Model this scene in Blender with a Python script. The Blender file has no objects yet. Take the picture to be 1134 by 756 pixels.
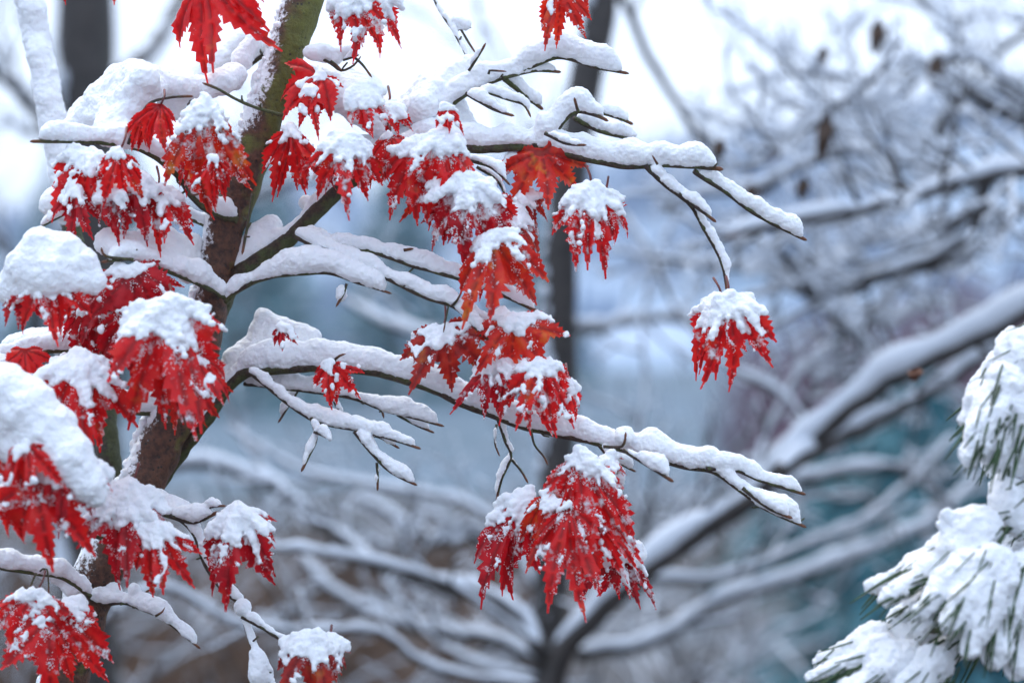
import bpy, math, random
import numpy as np
from mathutils import Vector, Matrix, noise, geometry

random.seed(7)
SC = bpy.context.scene
COL = SC.collection
R = math.radians

# ------------------------------------------------------------------ camera
LENS, FOC, EYE = 85.0, 2.25, 1.6
cd = bpy.data.cameras.new('camera')
cam = bpy.data.objects.new('camera', cd); COL.objects.link(cam)
cam.location = (0, 0, EYE); cam.rotation_euler = (R(90), 0, 0)
cd.lens = LENS; cd.sensor_width = 36; cd.clip_start = 0.05; cd.clip_end = 2000
cd.dof.use_dof = True; cd.dof.focus_distance = 2.24; cd.dof.aperture_fstop = 2.8
SC.camera = cam

# ------------------------------------------------------------------ sky and sun
SUN_EL, SUN_AZ = 66, 325
world = bpy.data.worlds.new('World'); SC.world = world; world.use_nodes = True
wn = world.node_tree.nodes; wl = world.node_tree.links
bgn = wn['Background']
sky = wn.new('ShaderNodeTexSky'); sky.sky_type = 'NISHITA'; sky.sun_disc = False
sky.sun_elevation = R(SUN_EL); sky.sun_rotation = R(SUN_AZ)
sky.air_density = 1.0; sky.dust_density = 3.0; sky.ozone_density = 1.0
mx = wn.new('ShaderNodeMix'); mx.data_type = 'RGBA'; mx.inputs[0].default_value = 0.80
mx.inputs[7].default_value = (10.2, 12.0, 15.2, 1)          # overcast cloud
wl.new(sky.outputs[0], mx.inputs[6]); wl.new(mx.outputs[2], bgn.inputs['Color'])
bgn.inputs['Strength'].default_value = 0.10
sd = bpy.data.lights.new('sun', 'SUN'); sd.energy = 1.3; sd.angle = R(25); sd.color = (1, .91, .78)
sun = bpy.data.objects.new('sun', sd); COL.objects.link(sun)
_d = Vector((math.sin(R(SUN_AZ)) * math.cos(R(SUN_EL)), math.cos(R(SUN_AZ)) * math.cos(R(SUN_EL)), math.sin(R(SUN_EL))))
sun.rotation_euler = (-_d).to_track_quat('-Z', 'Y').to_euler()
SC.view_settings.view_transform = 'Standard'; SC.view_settings.look = 'None'
SC.view_settings.gamma = 1; SC.view_settings.exposure = 0.47
try: SC.view_settings.use_curve_mapping = False
except Exception: pass
SC.cycles.max_bounces = 8; SC.cycles.diffuse_bounces = 4; SC.cycles.transmission_bounces = 4

UP = Vector((0, 0, 1))
KX = 36.0 / LENS / 1134.0


def P(x, y, z=FOC):
    """point seen at (x, y) of the 1134 px wide view, z metres away"""
    return Vector(((x - 567) * KX * z, z, EYE - (y - 378) * KX * z))


def px(n, z=FOC): return n * KX * z


# ------------------------------------------------------------------ mesh helpers
class MB:
    def __init__(s): s.v = []; s.f = []; s.a = []; s.f2 = []
    def add(s, verts, faces, attr=None, attr2=None):
        b = len(s.v); s.v.extend(verts); s.f.extend([tuple(i + b for i in f) for f in faces])
        s.a.extend(attr if attr is not None else [0.0] * len(verts))
        s.f2.extend(attr2 if attr2 is not None else [0.0] * len(verts))
    def build(s, name, mat, parent=None, smooth=True, attrs=('tip', 'frost')):
        me = bpy.data.meshes.new(name); me.from_pydata([tuple(v) for v in s.v], [], s.f)
        if any(s.a):
            at = me.attributes.new(attrs[0], 'FLOAT', 'POINT'); at.data.foreach_set('value', s.a)
        if any(s.f2):
            at = me.attributes.new(attrs[1], 'FLOAT', 'POINT'); at.data.foreach_set('value', s.f2)
        if smooth: me.polygons.foreach_set('use_smooth', [True] * len(me.polygons))
        me.materials.append(mat); me.update()
        o = bpy.data.objects.new(name, me); COL.objects.link(o)
        if parent is not None: o.parent = parent
        return o


def empty(name, loc, label, cat, group=None):
    o = bpy.data.objects.new(name, None); COL.objects.link(o); o.location = loc
    o.empty_display_size = 0.05
    o['label'] = label; o['category'] = cat
    if group: o['group'] = group
    return o


def rel(o):
    """keep the world placement of a mesh written in world coordinates under a parent that stands elsewhere"""
    off = Vector((0, 0, 0)); p = o.parent
    while p is not None: off += p.location; p = p.parent
    o.location = -off
    return o


def catmull(pts, step):
    """pts: list of (Vector, radius) -> resampled list"""
    n = len(pts); out = []
    for i in range(n - 1):
        p0 = pts[max(i - 1, 0)]; p1 = pts[i]; p2 = pts[i + 1]; p3 = pts[min(i + 2, n - 1)]
        k = max(1, int((p2[0] - p1[0]).length / step))
        for j in range(k):
            t = j / k; t2 = t * t; t3 = t2 * t
            c = ((p1[0] * 2) + (p2[0] - p0[0]) * t + (p0[0] * 2 - p1[0] * 5 + p2[0] * 4 - p3[0]) * t2 +
                 (p1[0] * 3 - p0[0] - p2[0] * 3 + p3[0]) * t3) * 0.5
            out.append((c, p1[1] * (1 - t) + p2[1] * t))
    out.append(pts[-1]); return out


def pxpath(pts, r0, r1, z0, z1, step, jit=0.0, seed=0.0):
    """pixel points -> smooth 3-D path; radii in px taper from r0 to r1"""
    n = len(pts); L = [0.0]
    for i in range(1, n): L.append(L[-1] + math.hypot(pts[i][0] - pts[i - 1][0], pts[i][1] - pts[i - 1][1]))
    ctl = []
    for i, q in enumerate(pts):
        t = L[i] / L[-1]; z = z0 + (z1 - z0) * t
        r = q[2] if len(q) > 2 else r0 + (r1 - r0) * t
        ctl.append((P(q[0], q[1], z), px(r, z)))
    out = catmull(ctl, step)
    if jit:
        o2 = []
        for i, (p, r) in enumerate(out):
            f = noise.noise_vector(p * 28 + Vector((seed, 0, 0))) * (r * jit)
            o2.append((p + f, r))
        out = o2
    return out


def tube(mb, path, n=8, lump=0.10, tips=True, freq=60, frost=None):
    m = len(path); verts = []; faces = []; tip = []; fr = []
    t = (path[1][0] - path[0][0]).normalized()
    s = t.cross(Vector((0, 1, 0)));
    if s.length < 1e-3: s = t.cross(Vector((1, 0, 0)))
    s.normalize()
    tot = sum((path[i + 1][0] - path[i][0]).length for i in range(m - 1)); acc = 0
    for i, (p, r) in enumerate(path):
        if i: acc += (p - path[i - 1][0]).length
        t2 = (path[min(i + 1, m - 1)][0] - path[max(i - 1, 0)][0])
        if t2.length > 1e-9: t = t2.normalized()
        s = (s - t * s.dot(t)).normalized(); b = t.cross(s)
        end = 1.0
        rem = tot - acc
        if rem < r * 1.5 and tips: end = math.sqrt(max(0.08, 1 - (1 - rem / (r * 1.5)) ** 2))
        for k in range(n):
            a = 2 * math.pi * k / n
            d = s * math.cos(a) + b * math.sin(a)
            rr = r * end * (1 + lump * noise.noise((p + d * r) * freq) * 1.6)
            verts.append(p + d * rr)
            tip.append(max(0.0, 1 - rem / 0.012) if tips else 0.0)
            fr.append(frost(p, d) if frost else 0.0)
    for i in range(m - 1):
        for k in range(n):
            k2 = (k + 1) % n
            faces.append((i * n + k, i * n + k2, (i + 1) * n + k2, (i + 1) * n + k))
    faces.append(tuple(range(n - 1, -1, -1))); faces.append(tuple(range((m - 1) * n, m * n)))
    mb.add(verts, faces, tip, fr)


def snow_sweep(mb, path, h, w=0.85, seed=0.0, gap=0.0, n=10, lift=0.2, endr=True, steep=0.75):
    """pillow of snow lying along the top of a stem; h = thickness in metres"""
    m = len(path); verts = []; faces = []
    tot = sum((path[i + 1][0] - path[i][0]).length for i in range(m - 1)); acc = 0
    for i, (p, r) in enumerate(path):
        if i: acc += (p - path[i - 1][0]).length
        t = (path[min(i + 1, m - 1)][0] - path[max(i - 1, 0)][0]).normalized()
        side = t.cross(UP)
        if side.length < 0.05: side = Vector((0, 1, 0)) - t * t.y
        side.normalize(); u = side.cross(t)
        slope = abs(t.z)
        hh = h * (1 - steep * slope ** 2)
        q = p / max(h, 0.004)
        hh *= 0.92 + 0.58 * noise.noise(Vector((q.x * .45 + seed, q.y * .45, q.z * .45))) + 0.24 * noise.noise(q * 1.3 + Vector((seed, 3, 0)))
        if gap:
            g = noise.noise(Vector((acc / (h * 3.2) + seed * 3.1, seed, 0))) + 0.55 - gap
            hh *= max(0.04, min(1.0, g * 3.0))
        e = min(acc / (h * .9), (tot - acc) / (h * 1.05))
        if endr and e < 1: hh *= math.sqrt(max(0.03, 1 - (1 - e) ** 2))
        a = hh * 0.5; b = max(hh * w * 0.5, r * 0.9 * min(1, hh / h * 1.6))
        c = p + (u * 0.45 + UP * 0.55).normalized() * (r * lift + a * 0.92)
        for k in range(n):
            an = 2 * math.pi * k / n
            verts.append(c + side * (b * math.cos(an)) + u * (a * math.sin(an)))
    for i in range(m - 1):
        for k in range(n):
            k2 = (k + 1) % n
            faces.append((i * n + k, i * n + k2, (i + 1) * n + k2, (i + 1) * n + k))
    faces.append(tuple(range(n - 1, -1, -1))); faces.append(tuple(range((m - 1) * n, m * n)))
    mb.add(verts, faces)


def ico(sub):
    import bmesh
    bm = bmesh.new(); bmesh.ops.create_icosphere(bm, subdivisions=sub, radius=1.0)
    v = [x.co.copy() for x in bm.verts]; f = [tuple(q.index for q in y.verts) for y in bm.faces]
    bm.free(); return v, f
ICO1 = ico(1); ICO2 = ico(2)


def blob(mb, c, r, sc=(1, 1, 1), big=False):
    V, F = ICO2 if big else ICO1
    mb.add([Vector((c.x + v.x * r * sc[0], c.y + v.y * r * sc[1], c.z + v.z * r * sc[2])) for v in V], F)


def lobe(mb, a, b, ra, rb, n=12):
    """closed round lump of snow stretched from a to b"""
    k = max(4, int((b - a).length / 0.004)); path = []
    for i in range(k + 1):
        t = i / k; e = min(1.0, t * (b - a).length / ra, (1 - t) * (b - a).length / rb)
        rr = (ra + (rb - ra) * t) * math.sqrt(max(0.02, 1 - (1 - e) ** 2))
        path.append((a.lerp(b, t), rr * (0.9 + .35 * noise.noise(a.lerp(b, t) * 45))))
    tube(mb, path, n, 0.0, False)


TEX = {}
def ctex(scale, depth=2):
    k = (scale, depth)
    if k not in TEX:
        t = bpy.data.textures.new('clumps', 'CLOUDS'); t.noise_scale = scale; t.noise_depth = depth
        TEX[k] = t
    return TEX[k]

TODO = []
def voxel(mb, name, mat, parent, vs=0.0011, smooth=6, d1=0.0046, s1=0.017, d2=0.0019, s2=0.0060, d3=0.0016, s3=0.0021):
    o = mb.build(name, mat, parent); rel(o)
    m = o.modifiers.new('r', 'REMESH'); m.mode = 'VOXEL'; m.voxel_size = vs; m.use_smooth_shade = True
    m = o.modifiers.new('s', 'SMOOTH'); m.factor = 0.5; m.iterations = smooth
    for d, s in ((d1, s1), (d2, s2), (d3, s3)):
        if d:
            m = o.modifiers.new('d', 'DISPLACE'); m.texture = ctex(s, 2); m.texture_coords = 'LOCAL'
            m.strength = d; m.mid_level = 0.5
    TODO.append(o)
    return o


# ------------------------------------------------------------------ materials
def mat(name):
    m = bpy.data.materials.new(name); m.use_nodes = True
    nt = m.node_tree; return m, nt.nodes, nt.links, nt.nodes['Principled BSDF']

def nnode(N, scale, detail=3, rough=0.6):
    n = N.new('ShaderNodeTexNoise'); n.inputs['Scale'].default_value = scale
    n.inputs['Detail'].default_value = detail; n.inputs['Roughness'].default_value = rough
    return n

def ramp(N, pts):
    r = N.new('ShaderNodeValToRGB'); e = r.color_ramp.elements
    while len(e) < len(pts): e.new(0.5)
    for i, (p, c) in enumerate(pts): e[i].position = p; e[i].color = (*c, 1) if len(c) == 3 else c
    return r

def coord(N, L, n):
    g = N.new('ShaderNodeNewGeometry'); L.new(g.outputs['Position'], n.inputs['Vector'])

def mixc(N, L, fac, a, b):
    m = N.new('ShaderNodeMix'); m.data_type = 'RGBA'
    for s, v in ((0, fac), (6, a), (7, b)):
        if hasattr(v, 'node'): L.new(v, m.inputs[s])
        else: m.inputs[s].default_value = v if s == 0 else (*v, 1)
    return m.outputs[2]

def mth(N, L, op, a, b=0.0, clamp=False):
    m = N.new('ShaderNodeMath'); m.operation = op; m.use_clamp = clamp
    for s, v in ((0, a), (1, b)):
        if hasattr(v, 'node'): L.new(v, m.inputs[s])
        else: m.inputs[s].default_value = v
    return m.outputs[0]

def attr(N, name):
    a = N.new('ShaderNodeAttribute'); a.attribute_name = name; return a.outputs['Fac']

def bump(N, L, B, h, strength, dist):
    b = N.new('ShaderNodeBump'); b.inputs['Strength'].default_value = strength; b.inputs['Distance'].default_value = dist
    L.new(h, b.inputs['Height']); L.new(b.outputs[0], B.inputs['Normal'])

SNOWC = (0.88, 0.90, 0.93)
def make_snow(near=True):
    m, N, L, B = mat('snow' if near else 'shade_tinted_far_snow')
    B.inputs['Base Color'].default_value = (*(SNOWC if near else (.62, .67, .74)), 1); B.inputs['Roughness'].default_value = 0.65  # far snow is darker: background shade and haze painted into its colour
    B.inputs['Specular IOR Level'].default_value = 0.3
    if near:
        B.inputs['Subsurface Weight'].default_value = 0.22
        B.inputs['Subsurface Radius'].default_value = (0.8, 0.95, 1.2)
        B.inputs['Subsurface Scale'].default_value = 0.004
        a = nnode(N, 420, 3, .7); coord(N, L, a)
        b = nnode(N, 1100, 2, .7); coord(N, L, b)
        bump(N, L, B, mth(N, L, 'ADD', a.outputs[0], mth(N, L, 'MULTIPLY', b.outputs[0], .8)), 0.5, 0.0011)
    return m
M_SNOW = make_snow(True); M_FSNOW_SHADED = make_snow(False)

def make_bark(name, c_dark, c_mid, c_green, green, scale, frosty=True):
    m, N, L, B = mat(name)
    n1 = nnode(N, scale, 5, .65); coord(N, L, n1)
    n2 = nnode(N, scale * .28, 3, .5); coord(N, L, n2)
    r1 = ramp(N, [(0.32, c_dark), (0.62, c_mid)]); L.new(n1.outputs[0], r1.inputs[0])
    r2 = ramp(N, [(0.34, c_green), (0.7, tuple(x * 1.7 for x in c_green))]); L.new(n1.outputs[0], r2.inputs[0])
    gf = ramp(N, [(0.5 - green * .4, (1, 1, 1)), (0.72 - green * .25, (0, 0, 0))]) if green < 1 else None
    g = N.new('ShaderNodeNewGeometry'); sx = N.new('ShaderNodeSeparateXYZ'); L.new(g.outputs['Normal'], sx.inputs[0])
    side = mth(N, L, 'MULTIPLY_ADD', sx.outputs[0], 0.34)
    side.node.inputs[2].default_value = green
    if name == 'trunk_bark':                     # younger, greener bark higher up
        s2 = N.new('ShaderNodeSeparateXYZ'); L.new(g.outputs['Position'], s2.inputs[0])
        hi = mth(N, L, 'MULTIPLY', mth(N, L, 'SUBTRACT', s2.outputs[2], 1.70), 8.0, True)
        side = mth(N, L, 'ADD', side, mth(N, L, 'MULTIPLY', mth(N, L, 'SUBTRACT', hi, .55), .55))
    k = mth(N, L, 'ADD', side, mth(N, L, 'MULTIPLY', mth(N, L, 'SUBTRACT', n2.outputs[0], .5), 1.1))
    k = mth(N, L, 'MULTIPLY', mth(N, L, 'SUBTRACT', k, .42), 5.0, True)
    col = mixc(N, L, k, r1.outputs[0], r2.outputs[0])
    # dark lenticels
    vo = N.new('ShaderNodeTexVoronoi'); vo.inputs['Scale'].default_value = scale * 1.25; coord(N, L, vo)
    sp = ramp(N, [(0.12, (1, 1, 1)), (0.30, (0, 0, 0))]); L.new(vo.outputs['Distance'], sp.inputs[0])
    n3 = nnode(N, scale * .6, 2); coord(N, L, n3)
    spm = mth(N, L, 'MULTIPLY', sp.outputs[0], mth(N, L, 'MULTIPLY', mth(N, L, 'SUBTRACT', n3.outputs[0], .42), 6, True))
    col = mixc(N, L, spm, col, (0.012, 0.009, 0.008))
    # rusty bud at the very tip
    tp = mth(N, L, 'MULTIPLY', attr(N, 'tip'), 1.6, True)
    col = mixc(N, L, tp, col, (0.17, 0.06, 0.025))
    if frosty:
        n4 = nnode(N, 230, 4, .75); coord(N, L, n4)
        n5 = nnode(N, 38, 3, .6); coord(N, L, n5)
        fr = mth(N, L, 'ADD', attr(N, 'frost'), mth(N, L, 'MULTIPLY', mth(N, L, 'SUBTRACT', n4.outputs[0], .5), 1.5))
        fr = mth(N, L, 'ADD', fr, mth(N, L, 'MULTIPLY', mth(N, L, 'SUBTRACT', n5.outputs[0], .5), 1.2))
        fr = mth(N, L, 'MULTIPLY', mth(N, L, 'SUBTRACT', fr, .60), 5, True)
        col = mixc(N, L, fr, col, SNOWC)
    L.new(col, B.inputs['Base Color']); B.inputs['Roughness'].default_value = 0.55
    bump(N, L, B, n1.outputs[0], 0.9, 0.003)
    return m
M_TRUNK = make_bark('trunk_bark', (0.028, 0.012, 0.008), (0.130, 0.052, 0.026), (0.085, 0.088, 0.014), 0.36, 150)
M_BRANCH = make_bark('branch_bark', (0.022, 0.014, 0.010), (0.075, 0.045, 0.026), (0.050, 0.056, 0.016), 0.52, 330)
M_TWIG = make_bark('twig_bark', (0.018, 0.011, 0.009), (0.065, 0.038, 0.024), (0.055, 0.066, 0.018), 0.45, 420)
M_FBARK = make_bark('dark_wet_bark', (0.012, 0.010, 0.010), (0.045, 0.036, 0.032), (0.03, 0.03, 0.02), 0.1, 40, False)

def make_leaf(name, c0, c1, c2):
    m, N, L, B = mat(name)
    n1 = nnode(N, 70, 4, .6); coord(N, L, n1)
    r = ramp(N, [(0.28, c0), (0.50, c1), (0.74, c2)]); L.new(n1.outputs[0], r.inputs[0])
    col = mixc(N, L, mth(N, L, 'MULTIPLY', attr(N, 'vein'), .65), r.outputs[0], (0.13, 0.008, 0.010))
    # brown frost-bitten spots
    n6 = nnode(N, 150, 3, .7); coord(N, L, n6)
    bs = mth(N, L, 'MULTIPLY', mth(N, L, 'SUBTRACT', n6.outputs[0], .66), 6, True)
    col = mixc(N, L, bs, col, (0.10, 0.02, 0.012))
    n7 = nnode(N, 34, 3, .6); coord(N, L, n7)
    col = mixc(N, L, mth(N, L, 'MULTIPLY', mth(N, L, 'SUBTRACT', n7.outputs[0], .61), 3.5, True), col, tuple(min(.8, x * k_) for x, k_ in zip(c2, (1.1, 4.5, 1.6))))
    n4 = nnode(N, 330, 4, .75); coord(N, L, n4)
    n5 = nnode(N, 85, 3, .65); coord(N, L, n5)
    fr = mth(N, L, 'ADD', attr(N, 'dust'), mth(N, L, 'MULTIPLY', mth(N, L, 'SUBTRACT', n4.outputs[0], .5), .9))
    fr = mth(N, L, 'ADD', fr, mth(N, L, 'MULTIPLY', mth(N, L, 'SUBTRACT', n5.outputs[0], .5), 2.7))
    fr = mth(N, L, 'MULTIPLY', mth(N, L, 'SUBTRACT', fr, .50), 2.4, True)
    fcol = mixc(N, L, fr, col, SNOWC)
    L.new(fcol, B.inputs['Base Color'])
    B.inputs['Roughness'].default_value = 0.42; B.inputs['Specular IOR Level'].default_value = 0.4
    bump(N, L, B, mth(N, L, 'ADD', mth(N, L, 'MULTIPLY', n1.outputs[0], 1.0), mth(N, L, 'SUBTRACT', mth(N, L, 'MULTIPLY', fr, .9), mth(N, L, 'MULTIPLY', attr(N, 'vein'), .5))), 0.7, 0.0022)
    tr = N.new('ShaderNodeBsdfTranslucent'); L.new(fcol, tr.inputs['Color'])
    ms = N.new('ShaderNodeMixShader'); ms.inputs[0].default_value = 0.40
    L.new(B.outputs[0], ms.inputs[1]); L.new(tr.outputs[0], ms.inputs[2])
    L.new(ms.outputs[0], N['Material Output'].inputs['Surface'])
    return m
M_LEAF = [make_leaf('scarlet_leaf', (0.54, 0.006, 0.009), (0.80, 0.013, 0.016), (0.82, 0.034, 0.020)),
          make_leaf('orange_red_leaf', (0.48, 0.010, 0.008), (0.72, 0.024, 0.012), (0.74, 0.10, 0.025)),
          make_leaf('crimson_leaf', (0.27, 0.003, 0.009), (0.55, 0.006, 0.015), (0.68, 0.014, 0.020)),
          make_leaf('rust_leaf', (0.17, 0.010, 0.008), (0.44, 0.018, 0.012), (0.56, 0.05, 0.018))]
def plain(name, c, rough=.6, var=0.4, scale=60):
    m, N, L, B = mat(name)
    n = nnode(N, scale, 4); coord(N, L, n)
    r = ramp(N, [(0.3, tuple(x * (1 - var) for x in c)), (0.7, tuple(x * (1 + var) for x in c))])
    L.new(n.outputs[0], r.inputs[0]); L.new(r.outputs[0], B.inputs['Base Color']); B.inputs['Roughness'].default_value = rough
    return m
M_STALK = plain('leaf_stalk', (0.13, 0.018, 0.014), .5)
M_NEEDLE = plain('pine_needle', (0.030, 0.068, 0.020), .45, .5, 90)
M_PTWIG = plain('pine_twig', (0.07, 0.04, 0.025), .8)
M_DRY = plain('dry_leaf', (0.055, 0.030, 0.018), .7)
M_RUST = plain('withered_leaf', (0.12, 0.045, 0.022), .7)
M_SPRUCE = plain('blue_green_foliage', (0.012, 0.115, 0.150), .6, .35, 8)
M_SPRUCE2 = plain('hill_conifer_foliage', (0.060, 0.170, 0.200), .6, .35, 2)
M_THICK = plain('thicket_stems', (0.060, 0.042, 0.045), .8, .3, 6)

# ------------------------------------------------------------------ ground, hill
def make_ground():
    m, N, L, B = mat('snowy_ground')
    n = nnode(N, 0.9, 6, .65); coord(N, L, n)
    n2 = nnode(N, 0.12, 3, .5); coord(N, L, n2)
    k = mth(N, L, 'ADD', n.outputs[0], mth(N, L, 'MULTIPLY', mth(N, L, 'SUBTRACT', n2.outputs[0], .5), .9))
    r = ramp(N, [(0.38, (0.032, 0.024, 0.020)), (0.52, (0.062, 0.058, 0.058)), (0.66, (0.085, 0.105, 0.130)), (0.85, (0.40, 0.45, 0.52))])
    L.new(k, r.inputs[0])
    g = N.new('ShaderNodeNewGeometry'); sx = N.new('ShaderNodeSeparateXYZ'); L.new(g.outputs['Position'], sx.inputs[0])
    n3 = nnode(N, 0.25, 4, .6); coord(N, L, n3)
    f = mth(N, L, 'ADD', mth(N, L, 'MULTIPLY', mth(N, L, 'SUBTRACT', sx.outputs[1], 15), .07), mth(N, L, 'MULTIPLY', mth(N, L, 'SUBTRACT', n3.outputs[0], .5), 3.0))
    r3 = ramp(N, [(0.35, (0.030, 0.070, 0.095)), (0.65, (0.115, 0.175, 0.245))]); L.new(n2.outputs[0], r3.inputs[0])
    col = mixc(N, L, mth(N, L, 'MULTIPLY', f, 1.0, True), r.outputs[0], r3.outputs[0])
    L.new(col, B.inputs['Base Color']); B.inputs['Roughness'].default_value = .8
    return m
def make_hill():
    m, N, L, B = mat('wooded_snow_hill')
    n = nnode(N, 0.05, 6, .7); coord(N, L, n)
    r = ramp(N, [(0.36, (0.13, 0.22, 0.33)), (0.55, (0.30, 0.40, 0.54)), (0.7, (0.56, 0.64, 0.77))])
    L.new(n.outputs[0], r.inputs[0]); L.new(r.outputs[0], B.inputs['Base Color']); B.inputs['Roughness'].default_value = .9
    return m

def field(name, x0, x1, y0, y1, nx, ny, hf, m, label):
    mb = MB(); v = []; f = []
    for j in range(ny + 1):
        t = j / ny; y = y0 + (y1 - y0) * t ** 1.6
        for i in range(nx + 1):
            x = x0 + (x1 - x0) * i / nx
            v.append(Vector((x, y, hf(x, y))))
    for j in range(ny):
        for i in range(nx):
            a = j * (nx + 1) + i; f.append((a, a + 1, a + nx + 2, a + nx + 1))
    mb.add(v, f); o = mb.build(name, m); o['kind'] = 'structure'; o['label'] = label
    return o
def gh(x, y):
    return 0.10 * noise.noise(Vector((x * .25, y * .25, 0))) + 0.5 * noise.noise(Vector((x * .03, y * .03, 4))) * min(1, max(0, (y - 6) / 20))
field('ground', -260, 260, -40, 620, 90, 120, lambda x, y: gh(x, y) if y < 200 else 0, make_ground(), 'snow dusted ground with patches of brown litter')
def hh(x, y):
    t = min(1, max(0, (y - 110) / 230)); t = t * t * (3 - 2 * t)
    u = x / 60.0
    top = 22 + 9 / (1 + math.exp(-(u - 0.25) * 3.2)) + 6 * u + 5 * noise.noise(Vector((x * .012, y * .012, 1)))
    return -1 + t * max(6, top) + 1.2 * noise.noise(Vector((x * .06, y * .06, 7))) * t
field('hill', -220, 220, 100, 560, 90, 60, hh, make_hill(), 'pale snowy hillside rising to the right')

# ------------------------------------------------------------------ the red maple
tb = P(60, 1500, 2.30); tb.z = gh(tb.x, tb.y)
maple = empty('maple_tree', tb, 'young maple in sharp focus with scarlet leaves under thick fresh snow, leaning trunk at left', 'tree')

def trunk_frost(p, d):
    return 0.85 * max(0, -d.x * .85 + d.z * .3 - d.y * .25 + .1 + .5 * noise.noise(p * 16))
trk = [(20, 1500, 44), (30, 1150, 40), (52, 900, 34), (72, 756, 27), (88, 690, 27), (122, 608, 27), (160, 530, 26), (192, 460, 25), (215, 400, 23),
       (230, 345, 22), (238, 300, 22), (252, 240, 24), (274, 180, 22.5), (298, 115, 22), (320, 50, 22), (341, -15, 22), (365, -100, 20), (400, -230, 15), (430, -330, 10)]
tpath = pxpath(trk, 1, 1, 2.30, 2.28, 0.006, .12)
mb = MB(); tube(mb, tpath, 22, .09, True, 55, trunk_frost)
trunk = mb.build('trunk', M_TRUNK, maple); rel(trunk)
# snow plastered on the windward (left) side of the trunk
mb = MB()
for i, (p, r) in enumerate(tpath):
    y = 378 - (p.z - EYE) / (KX * p.y)
    if -60 < y < 800:
        t = (tpath[min(i + 1, len(tpath) - 1)][0] - tpath[max(i - 1, 0)][0]).normalized()
        lf = Vector((0, 1, 0)).cross(t); lf = lf if lf.x < 0 else -lf
        amt = 0.55 + 0.9 * noise.noise(p * 22) + (0.25 if y < 150 or 430 < y < 560 else 0)
        for k in range(3):
            a = random.uniform(-.95, .35)
            d = (lf * math.cos(a) + Vector((0, 1, 0)) * math.sin(a))
            rr = px(random.uniform(2.5, 8)) * max(0, amt)
            if rr > px(1.6): blob(mb, p + d * (r * .98) + UP * rr * .2, rr, (1, 1, 1.15))
voxel(mb, 'snow', M_SNOW, trunk, .0014, 3)['kind'] = 'stuff'

# branches: name, stem path(s), twigs, snow thickness
def branch(main, r0, r1, z0, z1, h, twigs=(), blobs=(), gap=0.0, spurs=6, label=None, matm=None, steep=.75, wide=.85):
    sd_ = main[0][0] * .37 + main[0][1] * .11
    path = pxpath(main, r0 * .85, r1 * .9, z0, z1, .004, .45, sd_)
    mb = MB(); tube(mb, path, 12, .13, True, 110, lambda p, d: 0.5 * max(0, d.z) + .22 * max(0, -d.x))
    rnd = random.Random(int(sd_ * 100))
    for k in range(spurs):
        i = rnd.randrange(4, len(path) - 3); p, r = path[i]
        d = Vector((rnd.uniform(-.7, .9), rnd.uniform(-.9, .1), rnd.uniform(-.6, .8))).normalized()
        l = px(rnd.uniform(5, 13))
        tube(mb, [(p, r * .4), (p + d * (r + l * .5), px(1.1)), (p + d * (r + l) + Vector((l * .25, 0, l * .2)), px(.9))], 6, .1, False)
    b = mb.build('branch', matm or M_BRANCH, maple); rel(b)
    if label: b['label'] = label
    sm = MB()
    if h: snow_sweep(sm, path[:-2], px(h * 1.13), wide, sd_, gap, 12, steep=steep)
    for tw in twigs:
        pts, tr0, tr1, dz0, dz1, th = tw[:6]; tg = tw[6] if len(tw) > 6 else 0.0
        tp = pxpath(pts, tr0, tr1, z0 + dz0, z0 + dz1, .003, .5, pts[0][0] * .3)
        t = MB(); tube(t, tp, 8, .12, True, 160, lambda p, d: 0.45 * max(0, d.z))
        o = t.build('twig', M_TWIG, b); rel(o)
        if th:
            k0 = max(1, int(len(tp) * .06))
            snow_sweep(sm, tp[k0:-2] if len(tp) > 7 else tp, px(th * 1.15), .9, pts[-1][0] * .21, tg, 10, steep=.38)
    heap = []
    for q in blobs:
        x, y, r = q[:3]; dz = q[3] if len(q) > 3 else 0; s = q[4] if len(q) > 4 else (1, 1, 1)
        c, r = P(x, y, z0 + dz), px(r * 1.1)
        blob(sm, c, r, s, True)
        for c2, r2 in heap:                     # heaped snow runs together
            if (c - c2).length < 1.5 * (r + r2):
                for t in (.25, .5, .75): blob(sm, c.lerp(c2, t), (r + (r2 - r) * t) * .94, s, True)
        heap.append((c, r))
    if sm.v: voxel(sm, 'snow', M_SNOW, b, .0011, 11 if len(blobs) > 3 else 6)
    return b

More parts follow.
